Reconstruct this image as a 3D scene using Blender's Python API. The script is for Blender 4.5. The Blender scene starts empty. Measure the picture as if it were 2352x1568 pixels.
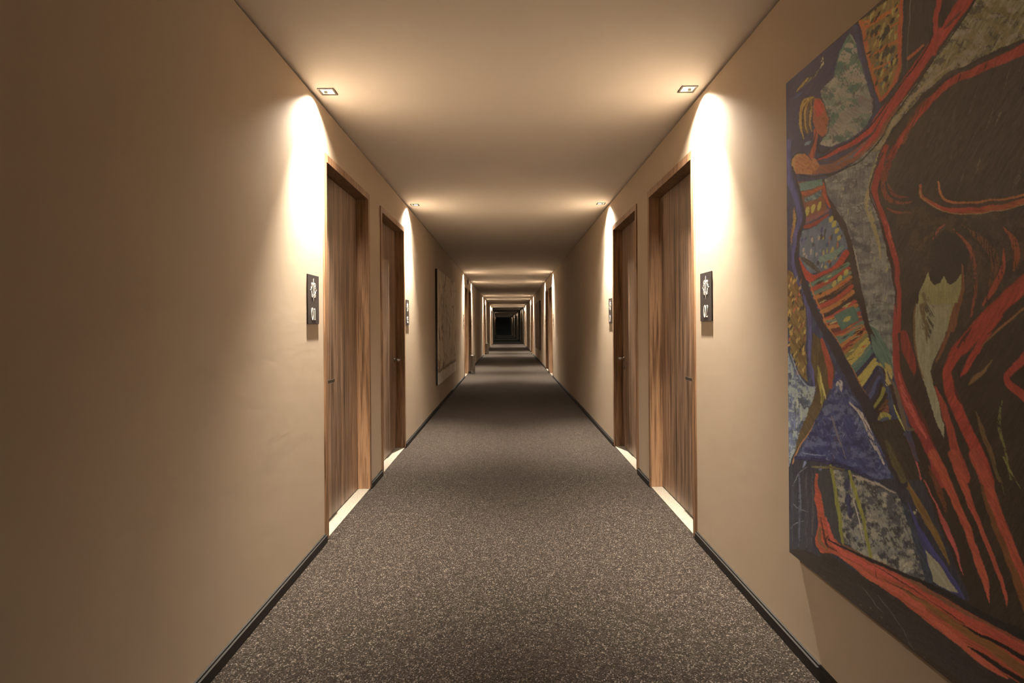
import bpy, bmesh, math, random
import numpy as np
from mathutils import Matrix, Vector

random.seed(7)
scene = bpy.context.scene
COL = scene.collection

# ------------------------------------------------------------------ dimensions (metres)
F = 1310.0            # focal length in pixels of the 2352 px wide frame
CAMZ = 1.173
XL, XR = -1.009, 1.027        # wall faces
H = 2.40
Y0, Y1 = -9.0, 37.6
ROLL = math.radians(0.40)
WT = 0.14             # wall thickness
MODS = [0, 10, 20, 30]
D1 = (3.115, 4.145)   # door pair of a module
D2 = (4.510, 5.540)
DTOP = 2.135
LAMPY = (2.966, 5.735)
LAMPX = (-0.930, 0.943)

# ------------------------------------------------------------------ helpers
def lin(c):
    return tuple((x/255/12.92) if x/255 <= 0.04045 else ((x/255+0.055)/1.055)**2.4 for x in c)

class MB:
    def __init__(self): self.bm = bmesh.new()
    def box(self, x0, x1, y0, y1, z0, z1):
        v = [self.bm.verts.new(p) for p in ((x0,y0,z0),(x1,y0,z0),(x1,y1,z0),(x0,y1,z0),(x0,y0,z1),(x1,y0,z1),(x1,y1,z1),(x0,y1,z1))]
        for f in ((3,2,1,0),(4,5,6,7),(0,1,5,4),(1,2,6,5),(2,3,7,6),(3,0,4,7)):
            self.bm.faces.new([v[i] for i in f])
        return self
    def prism(self, pts, axis_a, axis_b, axis_n, o, n0, n1):
        """extrude a 2D outline; a,b,n are Vectors"""
        o = Vector(o)
        lo = [self.bm.verts.new(o+axis_a*p[0]+axis_b*p[1]+axis_n*n0) for p in pts]
        hi = [self.bm.verts.new(o+axis_a*p[0]+axis_b*p[1]+axis_n*n1) for p in pts]
        n = len(pts)
        self.bm.faces.new(lo[::-1]); self.bm.faces.new(hi)
        for i in range(n):
            self.bm.faces.new((lo[i], lo[(i+1)%n], hi[(i+1)%n], hi[i]))
        return self
    def tube(self, path, r, seg=10, cap=True):
        path = [Vector(p) for p in path]
        rings = []
        for i, p in enumerate(path):
            d = (path[min(i+1, len(path)-1)] - path[max(i-1, 0)]).normalized()
            up = Vector((0,0,1)) if abs(d.z) < 0.9 else Vector((1,0,0))
            a = d.cross(up).normalized(); b = d.cross(a)
            rr = r[i] if isinstance(r, (list, tuple)) else r
            rings.append([self.bm.verts.new(p + a*rr*math.cos(2*math.pi*k/seg) + b*rr*math.sin(2*math.pi*k/seg)) for k in range(seg)])
        for i in range(len(rings)-1):
            for k in range(seg):
                self.bm.faces.new((rings[i][k], rings[i][(k+1)%seg], rings[i+1][(k+1)%seg], rings[i+1][k]))
        if cap:
            self.bm.faces.new(rings[0][::-1]); self.bm.faces.new(rings[-1])
        return self
    def lathe(self, prof, centre=(0,0,0), seg=40, axis='Z'):
        c = Vector(centre)
        def P(r, h, a):
            if axis == 'Z': return c + Vector((r*math.cos(a), r*math.sin(a), h))
            return c + Vector((h, r*math.cos(a), r*math.sin(a)))
        rings = [[self.bm.verts.new(P(r, h, 2*math.pi*k/seg)) for k in range(seg)] for r, h in prof]
        for i in range(len(rings)-1):
            for k in range(seg):
                self.bm.faces.new((rings[i][k], rings[i][(k+1)%seg], rings[i+1][(k+1)%seg], rings[i+1][k]))
        self.bm.faces.new(rings[0][::-1]); self.bm.faces.new(rings[-1])
        return self
    def build(self, name, m, parent=None, bevel=0, smooth=False):
        bmesh.ops.remove_doubles(self.bm, verts=self.bm.verts, dist=1e-6)
        bmesh.ops.recalc_face_normals(self.bm, faces=self.bm.faces)
        me = bpy.data.meshes.new(name); self.bm.to_mesh(me); self.bm.free()
        me.materials.append(m)
        o = bpy.data.objects.new(name, me); COL.objects.link(o)
        if smooth:
            for p in me.polygons: p.use_smooth = True
            me.set_sharp_from_angle(angle=math.radians(35))
        if bevel:
            md = o.modifiers.new('bevel', 'BEVEL'); md.width = bevel; md.segments = 2
            md.limit_method = 'ANGLE'; md.angle_limit = math.radians(40)
        if parent: o.parent = parent
        return o

def tag(o, label=None, cat=None, group=None, kind=None):
    if label: o['label'] = label
    if cat: o['category'] = cat
    if group: o['group'] = group
    if kind: o['kind'] = kind
    return o

def empty(name, loc=(0,0,0)):
    o = bpy.data.objects.new(name, None); o.location = loc; o.empty_display_size = 0.1
    COL.objects.link(o); return o

def copy_tree(o, parent=None):
    c = o.copy(); COL.objects.link(c)
    c.parent = parent
    for ch in [k for k in bpy.data.objects if k.parent == o]:
        copy_tree(ch, c)
    return c

# ------------------------------------------------------------------ materials
def mat(name, col=(0.5,0.5,0.5), rough=0.6, metal=0.0, spec=0.5):
    m = bpy.data.materials.new(name); m.use_nodes = True
    b = m.node_tree.nodes['Principled BSDF']
    b.inputs['Base Color'].default_value = (*col, 1); b.inputs['Roughness'].default_value = rough
    b.inputs['Metallic'].default_value = metal; b.inputs['Specular IOR Level'].default_value = spec
    return m
class NT:
    def __init__(self, m):
        self.t = m.node_tree; self.n = self.t.nodes; self.l = self.t.links; self.b = self.n['Principled BSDF']
        self.geo = None
    def pos(self, scale=(1,1,1), loc=(0,0,0), obj=False):
        if obj:
            g = self.n.new('ShaderNodeTexCoord').outputs['Object']
        else:
            g = self.n.new('ShaderNodeNewGeometry').outputs['Position']
        mp = self.n.new('ShaderNodeMapping'); mp.inputs['Scale'].default_value = scale; mp.inputs['Location'].default_value = loc
        self.l.new(g, mp.inputs['Vector']); return mp.outputs['Vector']
    def noise(self, vec, scale, detail=4, rough=0.5, dist=0):
        k = self.n.new('ShaderNodeTexNoise'); k.inputs['Scale'].default_value = scale
        k.inputs['Detail'].default_value = detail; k.inputs['Roughness'].default_value = rough; k.inputs['Distortion'].default_value = dist
        self.l.new(vec, k.inputs['Vector']); return k.outputs['Fac']
    def ramp(self, fac, stops, interp='LINEAR'):
        r = self.n.new('ShaderNodeValToRGB'); r.color_ramp.interpolation = interp
        e = r.color_ramp.elements
        while len(e) < len(stops): e.new(0.5)
        for i, (p, c) in enumerate(stops):
            e[i].position = p; e[i].color = (*c, 1) if len(c) == 3 else c
        self.l.new(fac, r.inputs['Fac']); return r.outputs['Color']
    def mix(self, fac, a, b, mode='MIX'):
        k = self.n.new('ShaderNodeMix'); k.data_type = 'RGBA'; k.blend_type = mode
        for s, v in ((0, fac), (6, a), (7, b)):
            if isinstance(v, (int, float)): k.inputs[s].default_value = v
            elif isinstance(v, tuple): k.inputs[s].default_value = (*v, 1)
            else: self.l.new(v, k.inputs[s])
        return k.outputs[2]
    def math(self, op, a, b=0.0):
        k = self.n.new('ShaderNodeMath'); k.operation = op
        for s, v in ((0, a), (1, b)):
            if isinstance(v, (int, float)): k.inputs[s].default_value = v
            else: self.l.new(v, k.inputs[s])
        return k.outputs[0]
    def bump(self, h, strength, dist=0.01):
        k = self.n.new('ShaderNodeBump'); k.inputs['Strength'].default_value = strength; k.inputs['Distance'].default_value = dist
        self.l.new(h, k.inputs['Height']); self.l.new(k.outputs['Normal'], self.b.inputs['Normal'])
    def color(self, c): self.l.new(c, self.b.inputs['Base Color'])

def m_wall():
    m = mat('wall_plaster', (0.7,0.6,0.5), 0.75, spec=0.25); n = NT(m)
    base = (0.455,0.375,0.290)
    big = n.noise(n.pos(), 1.3, 5, 0.6)
    c = n.mix(n.ramp(big, [(0.35,(0,0,0)),(0.7,(1,1,1))]), base, (0.430,0.352,0.270))
    # scuffs left by luggage, mostly between 0.5 and 1.35 m
    g = n.n.new('ShaderNodeNewGeometry'); sp = n.n.new('ShaderNodeSeparateXYZ'); n.l.new(g.outputs['Position'], sp.inputs[0])
    band = n.ramp(n.math('DIVIDE', sp.outputs['Z'], 2.4), [(0.10,(0,0,0)),(0.28,(1,1,1)),(0.50,(1,1,1)),(0.58,(0,0,0))])
    sc = n.ramp(n.noise(n.pos((1.6,1.6,4.5)), 1.6, 6, 0.62, 0.6), [(0.56,(0,0,0)),(0.72,(1,1,1))])
    f = n.math('MULTIPLY', n.math('MULTIPLY', sc, band), 0.16)
    c = n.mix(f, c, (0.30,0.25,0.20))
    drip = n.ramp(n.noise(n.pos((5,5,0.7)), 2.5, 4, 0.6), [(0.58,(0,0,0)),(0.8,(1,1,1))])
    c = n.mix(n.math('MULTIPLY', drip, 0.10), c, (0.30,0.25,0.20))
    n.color(c)
    fine = n.noise(n.pos((1,1,1)), 260, 3, 0.6)
    mid = n.noise(n.pos((1,1,2.2)), 5.5, 5, 0.55, 0.4)
    h = n.math('ADD', n.math('MULTIPLY', fine, 0.05), n.math('MULTIPLY', mid, 1.0))
    n.bump(h, 0.11, 0.005)
    return m
def m_ceiling():
    m = mat('ceiling_paint', (0.72,0.65,0.55), 0.85, spec=0.2); n = NT(m)
    n.color(n.mix(n.noise(n.pos(), 1.1, 3), (0.88,0.825,0.765), (0.90,0.845,0.785)))
    n.bump(n.noise(n.pos(), 180, 2), 0.03, 0.002)
    return m
def m_carpet():
    m = mat('loop_carpet', (0.2,0.17,0.15), 0.95, spec=0.1); n = NT(m)
    v = n.n.new('ShaderNodeTexVoronoi'); v.inputs['Scale'].default_value = 270
    n.l.new(n.pos((1,0.8,1)), v.inputs['Vector'])
    sep = n.n.new('ShaderNodeSeparateColor'); n.l.new(v.outputs['Color'], sep.inputs[0])
    c = n.ramp(sep.outputs[0], [(0.0,(0.005,0.0037,0.003)),(0.35,(0.014,0.0106,0.0085)),(0.70,(0.026,0.0205,0.0172)),(0.88,(0.054,0.044,0.038)),(1.0,(0.14,0.122,0.11))])
    blotch = n.ramp(n.noise(n.pos(), 34, 5, 0.7), [(0.35,(0.62,0.60,0.58)),(0.65,(1.2,1.18,1.15))])
    c = n.mix(1.0, c, blotch, 'MULTIPLY')
    n.color(c)
    n.b.inputs['Sheen Weight'].default_value = 0.16; n.b.inputs['Sheen Roughness'].default_value = 0.45; n.b.inputs['Sheen Tint'].default_value = (0.75,0.68,0.62,1)
    n.bump(n.math('SUBTRACT', 1.0, v.outputs['Distance']), 0.5, 0.004)
    return m
def m_wood(name, dark, mid, light, seed, strips=True):
    m = mat(name, mid, 0.42, spec=0.4); n = NT(m)
    base = n.pos((1,1,0.035), (seed, seed*1.7, 0))
    st = n.noise(base, 48, 3, 0.55)                     # veneer lines
    fine = n.noise(n.pos((1,1,0.02), (seed,3,0)), 190, 3, 0.6)
    wide = n.noise(n.pos((1,1,0.10), (seed,seed,2)), 9, 3, 0.5, 0.8)
    f = n.math('ADD', n.math('MULTIPLY', st, 0.55), n.math('ADD', n.math('MULTIPLY', fine, 0.30), n.math('MULTIPLY', wide, 0.30)))
    c = n.ramp(f, [(0.40,dark),(0.52,mid),(0.62,light),(0.70,mid),(0.78,dark)])
    if strips:
        g = n.n.new('ShaderNodeNewGeometry'); sp = n.n.new('ShaderNodeSeparateXYZ'); n.l.new(g.outputs['Position'], sp.inputs[0])
        wn = n.n.new('ShaderNodeTexWhiteNoise'); wn.noise_dimensions = '1D'
        n.l.new(n.math('FLOOR', n.math('MULTIPLY', sp.outputs['Y'], 19.0)), wn.inputs['W'])
        s = n.ramp(wn.outputs['Value'], [(0,(0.62,0.61,0.60)),(1,(1.32,1.29,1.26))])
        c = n.mix(1.0, c, s, 'MULTIPLY')
        ed = n.math('FRACT', n.math('MULTIPLY', sp.outputs['Y'], 19.0))
        gr = n.ramp(ed, [(0,(0.45,0.45,0.45)),(0.05,(1,1,1))])
        c = n.mix(1.0, c, gr, 'MULTIPLY')
    n.color(c)
    n.bump(fine, 0.12, 0.001)
    return m
def m_stone():
    m = mat('threshold_stone', (0.8,0.75,0.66), 0.4); n = NT(m)
    n.color(n.ramp(n.noise(n.pos(), 160, 3, 0.7), [(0.38,(0.13,0.11,0.085)),(0.5,(0.27,0.245,0.205)),(0.66,(0.40,0.37,0.33))]))
    return m

M_WALL, M_CEIL, M_CARPET, M_STONE = m_wall(), m_ceiling(), m_carpet(), m_stone()
M_DOOR = m_wood('walnut_veneer', (0.030,0.017,0.010), (0.110,0.066,0.042), (0.25,0.165,0.112), 1.0)
M_FRAME = m_wood('walnut_frame', (0.060,0.031,0.016), (0.165,0.092,0.050), (0.30,0.175,0.098), 5.0, False)
M_BASE = mat('baseboard_graphite', (0.016,0.014,0.013), 0.6, spec=0.3)
M_STEEL = mat('brushed_steel', (0.42,0.40,0.37), 0.22, 1.0)
M_DKSTEEL = mat('dark_steel', (0.20,0.19,0.18), 0.35, 1.0)
M_BEZEL = mat('nickel_bezel', (0.035,0.028,0.022), 0.5, 0.1, 0.3)
M_BLACK = mat('black_metal', (0.012,0.011,0.010), 0.5)
M_PLATE = mat('sign_plate_black', (0.035,0.030,0.032), 0.38)
M_WHITE = mat('sign_lettering', (0.80,0.76,0.72), 0.35)
M_CUP = mat('lamp_reflector', (0.85,0.83,0.78), 0.35)
M_LAMP = mat('lamp_lens', (1,0.9,0.75), 0.3)
_b = M_LAMP.node_tree.nodes['Principled BSDF']
_b.inputs['Emission Color'].default_value = (1.0,0.86,0.62,1); _b.inputs['Emission Strength'].default_value = 14
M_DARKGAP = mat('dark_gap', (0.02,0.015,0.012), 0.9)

# ------------------------------------------------------------------ shell
def spans():
    """openings along a wall"""
    out = []
    for k in MODS:
        out += [(k+D1[0], k+D1[1]), (k+D2[0], k+D2[1])]
    return out
OPEN = spans()

def build_wall(name, x, s, label):
    """x = face, s = outward direction"""
    a, b = sorted((x, x+s*WT))
    mb = MB(); y = Y0
    top = H-0.012
    for (o0, o1) in OPEN:
        mb.box(a, b, y, o0, 0, top); mb.box(a, b, o0, o1, DTOP, top); y = o1
    mb.box(a, b, y, Y1+0.6, 0, top)
    # outer lining closing the openings and the shadow gap
    a2, b2 = sorted((x+s*WT, x+s*(WT+0.03)))
    mb.box(a2, b2, Y0, Y1+0.6, 0, H+0.1)
    o = mb.build(name, M_WALL); tag(o, label, 'wall', kind='structure'); return o
build_wall('wall_left', XL, -1, 'beige plastered corridor wall on the left')
build_wall('wall_right', XR, 1, 'beige plastered corridor wall on the right, behind the large painting')
o = MB().box(XL-WT, XR+WT, Y0-0.1, Y0, 0, H).build('wall_back', M_WALL); tag(o, 'beige end wall of the corridor behind the viewer', 'wall', kind='structure')

o = MB().box(XL-WT, XR+WT, Y0, Y1+0.6, -0.1, 0).build('floor', M_CARPET); tag(o, 'grey-brown speckled loop carpet running down the corridor', 'floor', kind='structure')

# shadow gap behind the top of the walls is dark
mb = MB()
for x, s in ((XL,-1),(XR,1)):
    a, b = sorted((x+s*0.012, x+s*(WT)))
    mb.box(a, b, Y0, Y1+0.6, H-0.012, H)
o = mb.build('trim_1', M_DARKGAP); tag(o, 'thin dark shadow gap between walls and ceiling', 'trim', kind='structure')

LY = [y for k in MODS for y in (k+LAMPY[0], k+LAMPY[1])]
HL = 0.031  # half opening
mb = MB()
edges = [XL-WT, LAMPX[0]-HL, LAMPX[0]+HL, LAMPX[1]-HL, LAMPX[1]+HL, XR+WT]
for i in range(5):
    if i in (1,3):
        y = Y0
        for ly in LY:
            mb.box(edges[i], edges[i+1], y, ly-HL, H, H+0.02); y = ly+HL
        mb.box(edges[i], edges[i+1], y, Y1+0.6, H, H+0.02)
    else:
        mb.box(edges[i], edges[i+1], Y0, Y1+0.6, H, H+0.02)
mb.box(XL-WT, XR+WT, Y0, Y1+0.6, H+0.09, H+0.12)
o = mb.build('ceiling', M_CEIL); tag(o, 'smooth pale cream corridor ceiling', 'ceiling', kind='structure')

def base(name, x, s, label):
    mb = MB(); segs = []; y = Y0
    for (o0, o1) in OPEN:
        segs.append((y, o0)); y = o1
    segs.append((y, Y1))
    for (a, b) in segs:
        f = x - s*0.016
        # front board with a small set-back top lip
        lo, hi = sorted((x, f)); mb.box(lo, hi, a, b, 0, 0.040)
        lo, hi = sorted((x, x - s*0.008)); mb.box(lo, hi, a, b, 0.040, 0.047)
    o = mb.build(name, M_BASE); tag(o, label, 'baseboard', kind='structure')
base('baseboard_left', XL, -1, 'low black baseboard along the left wall')
base('baseboard_right', XR, 1, 'low black baseboard along the right wall')

# ------------------------------------------------------------------ doors
REC = 0.075
def make_door(s, near_handle):
    """door at origin: y from 0 to 1.03, wall face at x=0, outward direction s. handle at near or far side"""
    W = D1[1]-D1[0]; C = 0.045; P = 0.010
    root = empty('door')
    def bx(mb, x0, x1, y0, y1, z0, z1):
        a, b = sorted((x0*s, x1*s)); mb.box(a, b, y0, y1, z0, z1)
    f = MB()
    # jambs and head: front lip proud of the wall by P, thinner lining running in to the leaf
    bx(f, -P, 0.13, 0, C, 0.012, DTOP); bx(f, -P, 0.13, W-C, W, 0.012, DTOP)
    bx(f, -P, 0.13, C, W-C, DTOP-C, DTOP)
    # stop beads against the leaf
    bx(f, REC-0.004, 0.13, C, C+0.008, 0.012, DTOP-C); bx(f, REC-0.004, 0.13, W-C-0.008, W-C, 0.012, DTOP-C)
    f.build('door_frame', M_FRAME, root, bevel=0.0015)
    l = MB(); bx(l, REC, REC+0.042, C+0.008, W-C-0.008, 0.020, DTOP-C-0.004)
    leaf = l.build('door_leaf', M_DOOR, root, bevel=0.001)
    t = MB(); bx(t, -0.004, 0.135, 0.0, W, 0.0, 0.012); t.build('threshold', M_STONE, root, bevel=0.001)
    # lever handle
    hy = C+0.075 if near_handle else W-C-0.075
    dr = 1 if near_handle else -1
    z = 0.862
    h = MB()
    h.lathe([(0.0255,0),(0.0255,0.005),(0.023,0.008),(0.011,0.009),(0.010,0.045),(0.0105,0.05)] if s < 0 else
            [(0.0255,0),(0.0255,-0.005),(0.023,-0.008),(0.011,-0.009),(0.010,-0.045),(0.0105,-0.05)], (s*REC, hy, z), 24, 'X')
    x0 = s*(REC-0.050)
    a, b = sorted((x0, x0 - s*0.011))
    h.box(a, b, min(hy-dr*0.010, hy+dr*0.125), max(hy-dr*0.010, hy+dr*0.125), z-0.010, z+0.010)
    ho = h.build('handle', M_STEEL, leaf, bevel=0.003); tag(ho, 'brushed steel lever handle')
    k = MB(); pr = [(0.022,0),(0.022,0.005),(0.019,0.007),(0.006,0.007),(0.005,0.004)]
    if s > 0: pr = [(r,-q) for r, q in pr]
    k.lathe(pr, (s*REC, hy, z-0.085), 20, 'X')
    k.build('escutcheon', M_DKSTEEL, leaf)
    return root
# lathe along X needs mirrored profile for left wall (outward -x => leaf face at -REC, handle grows +x)
protos = {}
ORD = ['nearest', 'second', 'third', 'fourth', 'fifth', 'sixth', 'seventh', 'eighth']
di = 0
for k in MODS:
    for s, x, side in ((-1, XL, 'left'), (1, XR, 'right')):
        for j, d in enumerate((D1, D2)):
            key = (s, j)
            if key not in protos:
                o = make_door(s, j == 0); protos[key] = o
            else:
                o = copy_tree(protos[key])
            o.location = (x, k+d[0], 0)
            di += 1; o.name = 'door_%d' % di
            idx = MODS.index(k)*2 + j
            if di <= 4:
                lab = ['walnut veneer door beside the 01 plate on the left wall', 'narrow-looking walnut door past the first one on the left, wall plate on its far side',
                       'walnut veneer door beside the 02 plate on the right wall', 'walnut door past the first one on the right, wall plate on its far side'][di-1]
            else:
                lab = 'walnut door in the distance, %s along the %s wall' % (ORD[idx], side)
            tag(o, lab, 'door', 'walnut doors along the corridor', 'structure')

# ------------------------------------------------------------------ recessed lamps
def make_lamp():
    r = empty('recessed_downlight')
    mb = MB(); o, i = 0.042, 0.0315
    for (a,b,c,d) in ((-o,o,-o,-i),(-o,o,i,o),(-o,-i,-i,i),(i,o,-i,i)):
        mb.box(a,b,c,d,-0.004,0.0)
    mb.build('bezel', M_BEZEL, r, bevel=0.0008)
    # reflector: tapering square cup
    bm = bmesh.new(); lv = []
    for (w, z) in ((i-0.0005,-0.001),(i-0.002,0.02),(0.026,0.055)):
        lv.append([bm.verts.new((sx*w, sy*w, z)) for sx, sy in ((-1,-1),(1,-1),(1,1),(-1,1))])
    for a in range(2):
        for q in range(4): bm.faces.new((lv[a][q], lv[a][(q+1)%4], lv[a+1][(q+1)%4], lv[a+1][q]))
    bm.faces.new(lv[2])
    me = bpy.data.meshes.new('reflector'); bm.to_mesh(me); bm.free(); me.materials.append(M_CUP)
    c = bpy.data.objects.new('reflector', me); COL.objects.link(c); c.parent = r
    MB().lathe([(0.004,0.022),(0.016,0.018),(0.0225,0.020),(0.0235,0.026),(0.021,0.034),(0.010,0.050)], seg=24).build('lamp', M_LAMP, r, smooth=True)
    MB().box(-0.024,-0.008,0.016,0.027,0.002,0.012).build('spring_clip', M_BLACK, r, bevel=0.001)
    return r
lamp0 = None
def add_light(name, x, y, z, energy, size, blend, radius=0.012, col=(1,0.87,0.70), tilt=0.0):
    ld = bpy.data.lights.new(name, 'SPOT'); ld.energy = energy; ld.spot_size = math.radians(size); ld.spot_blend = blend
    ld.shadow_soft_size = radius; ld.color = col
    lo = bpy.data.objects.new(name, ld); COL.objects.link(lo); lo.location = (x, y, z); lo.rotation_euler = (0, tilt, 0); return lo
PW = 2.95
for li, y in enumerate(LY):
    for x, side in zip(LAMPX, ('left', 'right')):
        if lamp0 is None: lamp0 = make_lamp(); o = lamp0
        else: o = copy_tree(lamp0)
        o.location = (x, y, H)
        if x > 0: o.scale = (-1,1,1)
        if y < 0: lab = 'square recessed ceiling lamp behind the viewer on the %s side' % side
        else:
            q = li
            lab = ('small square recessed ceiling lamp above the %s plate' % ('01' if x < 0 else '02')) if q == 0 else \
                  'square recessed ceiling lamp by the %s wall, %s from the viewer' % (side, ORD[q])
        tag(o, lab, 'ceiling lamp', 'recessed lamps along both walls')
        add_light('beam', x, y, H-0.004, 62*PW, 132, 1.0)
        add_light('core', x, y, H-0.004, 330*PW, 76, 1.0, tilt=math.radians(7)*(1 if x < 0 else -1))

# ------------------------------------------------------------------ room plates
def ribbon(mb, pts, w, P, t0, t1, closed=False):
    """flat raised stroke: pts (u,v), widths, P(u,v,n) -> world"""
    n = len(pts); L, R = [], []
    for i in range(n):
        if closed: a, b = pts[i-1], pts[(i+1)%n]
        else: a, b = pts[max(i-1,0)], pts[min(i+1,n-1)]
        dx, dy = b[0]-a[0], b[1]-a[1]; q = math.hypot(dx,dy) or 1
        nx, ny = -dy/q, dx/q; ww = w[i] if isinstance(w,(list,tuple)) else w
        L.append((pts[i][0]+nx*ww/2, pts[i][1]+ny*ww/2)); R.append((pts[i][0]-nx*ww/2, pts[i][1]-ny*ww/2))
    lv = [(mb.bm.verts.new(P(*L[i],t0)), mb.bm.verts.new(P(*R[i],t0)), mb.bm.verts.new(P(*R[i],t1)), mb.bm.verts.new(P(*L[i],t1))) for i in range(n)]
    rng = range(n) if closed else range(n-1)
    for i in rng:
        A, B = lv[i], lv[(i+1)%n]
        for q in range(4): mb.bm.faces.new((A[q], A[(q+1)%4], B[(q+1)%4], B[q]))
    if not closed:
        mb.bm.faces.new(lv[0][::-1]); mb.bm.faces.new(lv[-1])
def smooth_pts(p, n=8):
    out = []
    for i in range(len(p)-1):
        a, b, c, d = p[max(i-1,0)], p[i], p[i+1], p[min(i+2,len(p)-1)]
        for k in range(n):
            t = k/n
            out.append(tuple(0.5*((2*b[j])+(-a[j]+c[j])*t+(2*a[j]-5*b[j]+4*c[j]-d[j])*t*t+(-a[j]+3*b[j]-3*c[j]+d[j])*t**3) for j in range(len(b))))
    out.append(tuple(p[-1])); return out
def digit(ch):
    """strokes with (u,v,w) in a 0..1 high box about 0.5 wide, thick-and-thin roman figures"""
    if ch == '0': return [[(0.25+0.19*math.cos(a), 0.5+0.5*math.sin(a), 0.055+0.085*abs(math.cos(a))) for a in [2*math.pi*i/24 for i in range(25)]]]
    if ch == '1': return [[(0.26,0.0,0.14),(0.26,1.0,0.14)], [(0.08,0.02,0.05),(0.44,0.02,0.05)], [(0.26,0.975,0.06),(0.10,0.88,0.05)]]
    if ch == '2': return [smooth_pts([(0.07,0.76,0.07),(0.10,0.92,0.04),(0.25,1.0,0.035),(0.40,0.90,0.07),(0.41,0.70,0.09),(0.28,0.42,0.05),(0.06,0.03,0.03)]), [(0.05,0.035,0.06),(0.46,0.035,0.08),(0.47,0.17,0.03)]]
    if ch == '3': return [smooth_pts([(0.08,0.85,0.06),(0.22,1.0,0.035),(0.40,0.85,0.08),(0.36,0.62,0.05),(0.20,0.53,0.03),(0.38,0.46,0.05),(0.44,0.24,0.09),(0.25,0.0,0.035),(0.06,0.14,0.06)])]
    if ch == '4': return [[(0.35,0.0,0.08),(0.35,1.0,0.08)], [(0.33,0.98,0.03),(0.03,0.30,0.03),(0.48,0.30,0.04)]]
    if ch == '5': return [[(0.42,0.97,0.06),(0.12,0.97,0.05),(0.10,0.56,0.03)], smooth_pts([(0.10,0.55,0.03),(0.26,0.62,0.04),(0.43,0.48,0.08),(0.42,0.20,0.09),(0.24,0.0,0.035),(0.06,0.12,0.06)])]
    if ch == '6': return [smooth_pts([(0.40,0.96,0.04),(0.18,0.80,0.05),(0.07,0.40,0.09),(0.15,0.05,0.05),(0.27,0.0,0.035),(0.42,0.18,0.08),(0.40,0.45,0.07),(0.25,0.55,0.03),(0.10,0.42,0.04)])]
    if ch == '7': return [[(0.05,0.96,0.06),(0.44,0.96,0.06),(0.18,0.0,0.08)]]
    if ch == '8': return [[(0.25+0.16*math.cos(a), 0.76+0.23*math.sin(a), 0.03+0.05*abs(math.cos(a))) for a in [2*math.pi*i/20 for i in range(21)]], [(0.25+0.20*math.cos(a), 0.27+0.27*math.sin(a), 0.03+0.06*abs(math.cos(a))) for a in [2*math.pi*i/20 for i in range(21)]]]
    return [[(0.25,0.0,0.08),(0.40,0.55,0.08),(0.40,0.8,0.07),(0.25,1.0,0.035),(0.09,0.8,0.08),(0.12,0.55,0.06),(0.25,0.47,0.03),(0.38,0.58,0.05)]]
def plate(s, x, yc, num, lab):
    w, z0, z1, t = 0.168, 1.192, 1.444, 0.0055
    root = empty('room_plate', (x, yc, (z0+z1)/2))
    hh = (z1-z0)/2
    def P(u, v, n): return Vector((-s*n, -s*(-u) if s < 0 else u*-1, v))
    # reading direction: on the left wall u runs with +y (to the right), on the right wall with -y
    def P(u, v, n): return Vector((-s*n, (u if s < 0 else -u), v))
    a, b = sorted((0, -s*t))
    MB().box(a, b, -w/2, w/2, -hh, hh).build('plate', M_PLATE, root, bevel=0.0008)
    e = MB(); cv = 0.048; t0, t1 = t-0.0002, t+0.0012
    for i in range(16):                       # compass points around the knot
        an = 2*math.pi*i/16
        r0, r1 = 0.026, (0.060 if i % 8 == 4 else 0.050 if i % 8 == 0 else 0.044 if i % 4 == 2 else 0.037)
        if i % 4 == 0: r0 = 0.036
        c_, s_ = math.cos(an), math.sin(an)
        ribbon(e, [(c_*r0, cv+s_*r0), (c_*(r0+r1)/2, cv+s_*(r0+r1)/2), (c_*r1, cv+s_*r1)], [0.0052, 0.0040, 0.0008], P, t0, t1)
    for k in range(2):                        # two long slanting loops in the middle
        ox = -0.009 + 0.018*k
        ribbon(e, smooth_pts([(ox-0.016, cv+0.022), (ox-0.010, cv+0.031), (ox-0.001, cv+0.024), (ox+0.004, cv), (ox+0.010, cv-0.022), (ox+0.017, cv-0.032), (ox+0.022, cv-0.022)]) if s < 0 else
               smooth_pts([(ox+0.016, cv+0.022), (ox+0.010, cv+0.031), (ox+0.001, cv+0.024), (ox-0.004, cv), (ox-0.010, cv-0.022), (ox-0.017, cv-0.032), (ox-0.022, cv-0.022)]), 0.0072, P, t0, t1)
    for sg in (-1, 1):
        ribbon(e, smooth_pts([(sg*0.026, cv+0.020), (sg*0.034, cv+0.008), (sg*0.034, cv-0.008), (sg*0.026, cv-0.020)]), 0.004, P, t0, t1)
        for vg in (-1, 1):
            ribbon(e, smooth_pts([(sg*0.008, cv+vg*0.026), (sg*0.016, cv+vg*0.036), (sg*0.027, cv+vg*0.031), (sg*0.028, cv+vg*0.021), (sg*0.019, cv+vg*0.018)]), 0.0042, P, t0, t1)
    tag(e.build('emblem', M_WHITE, root), 'white compass star emblem')
    d = MB(); hgt = 0.060
    for q, ch in enumerate(num):
        for st in digit(ch):
            ribbon(d, [((p[0]-0.25)*hgt*1.05 + (q-0.5)*0.033, -0.105+p[1]*hgt) for p in st], [max(p[2],0.05)*hgt*1.1 for p in st], P, t0, t1)
    tag(d.build('number', M_WHITE, root), 'white room number')
    tag(root, lab, 'room number plate', 'black room number plates beside the doors')
num = 1
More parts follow.
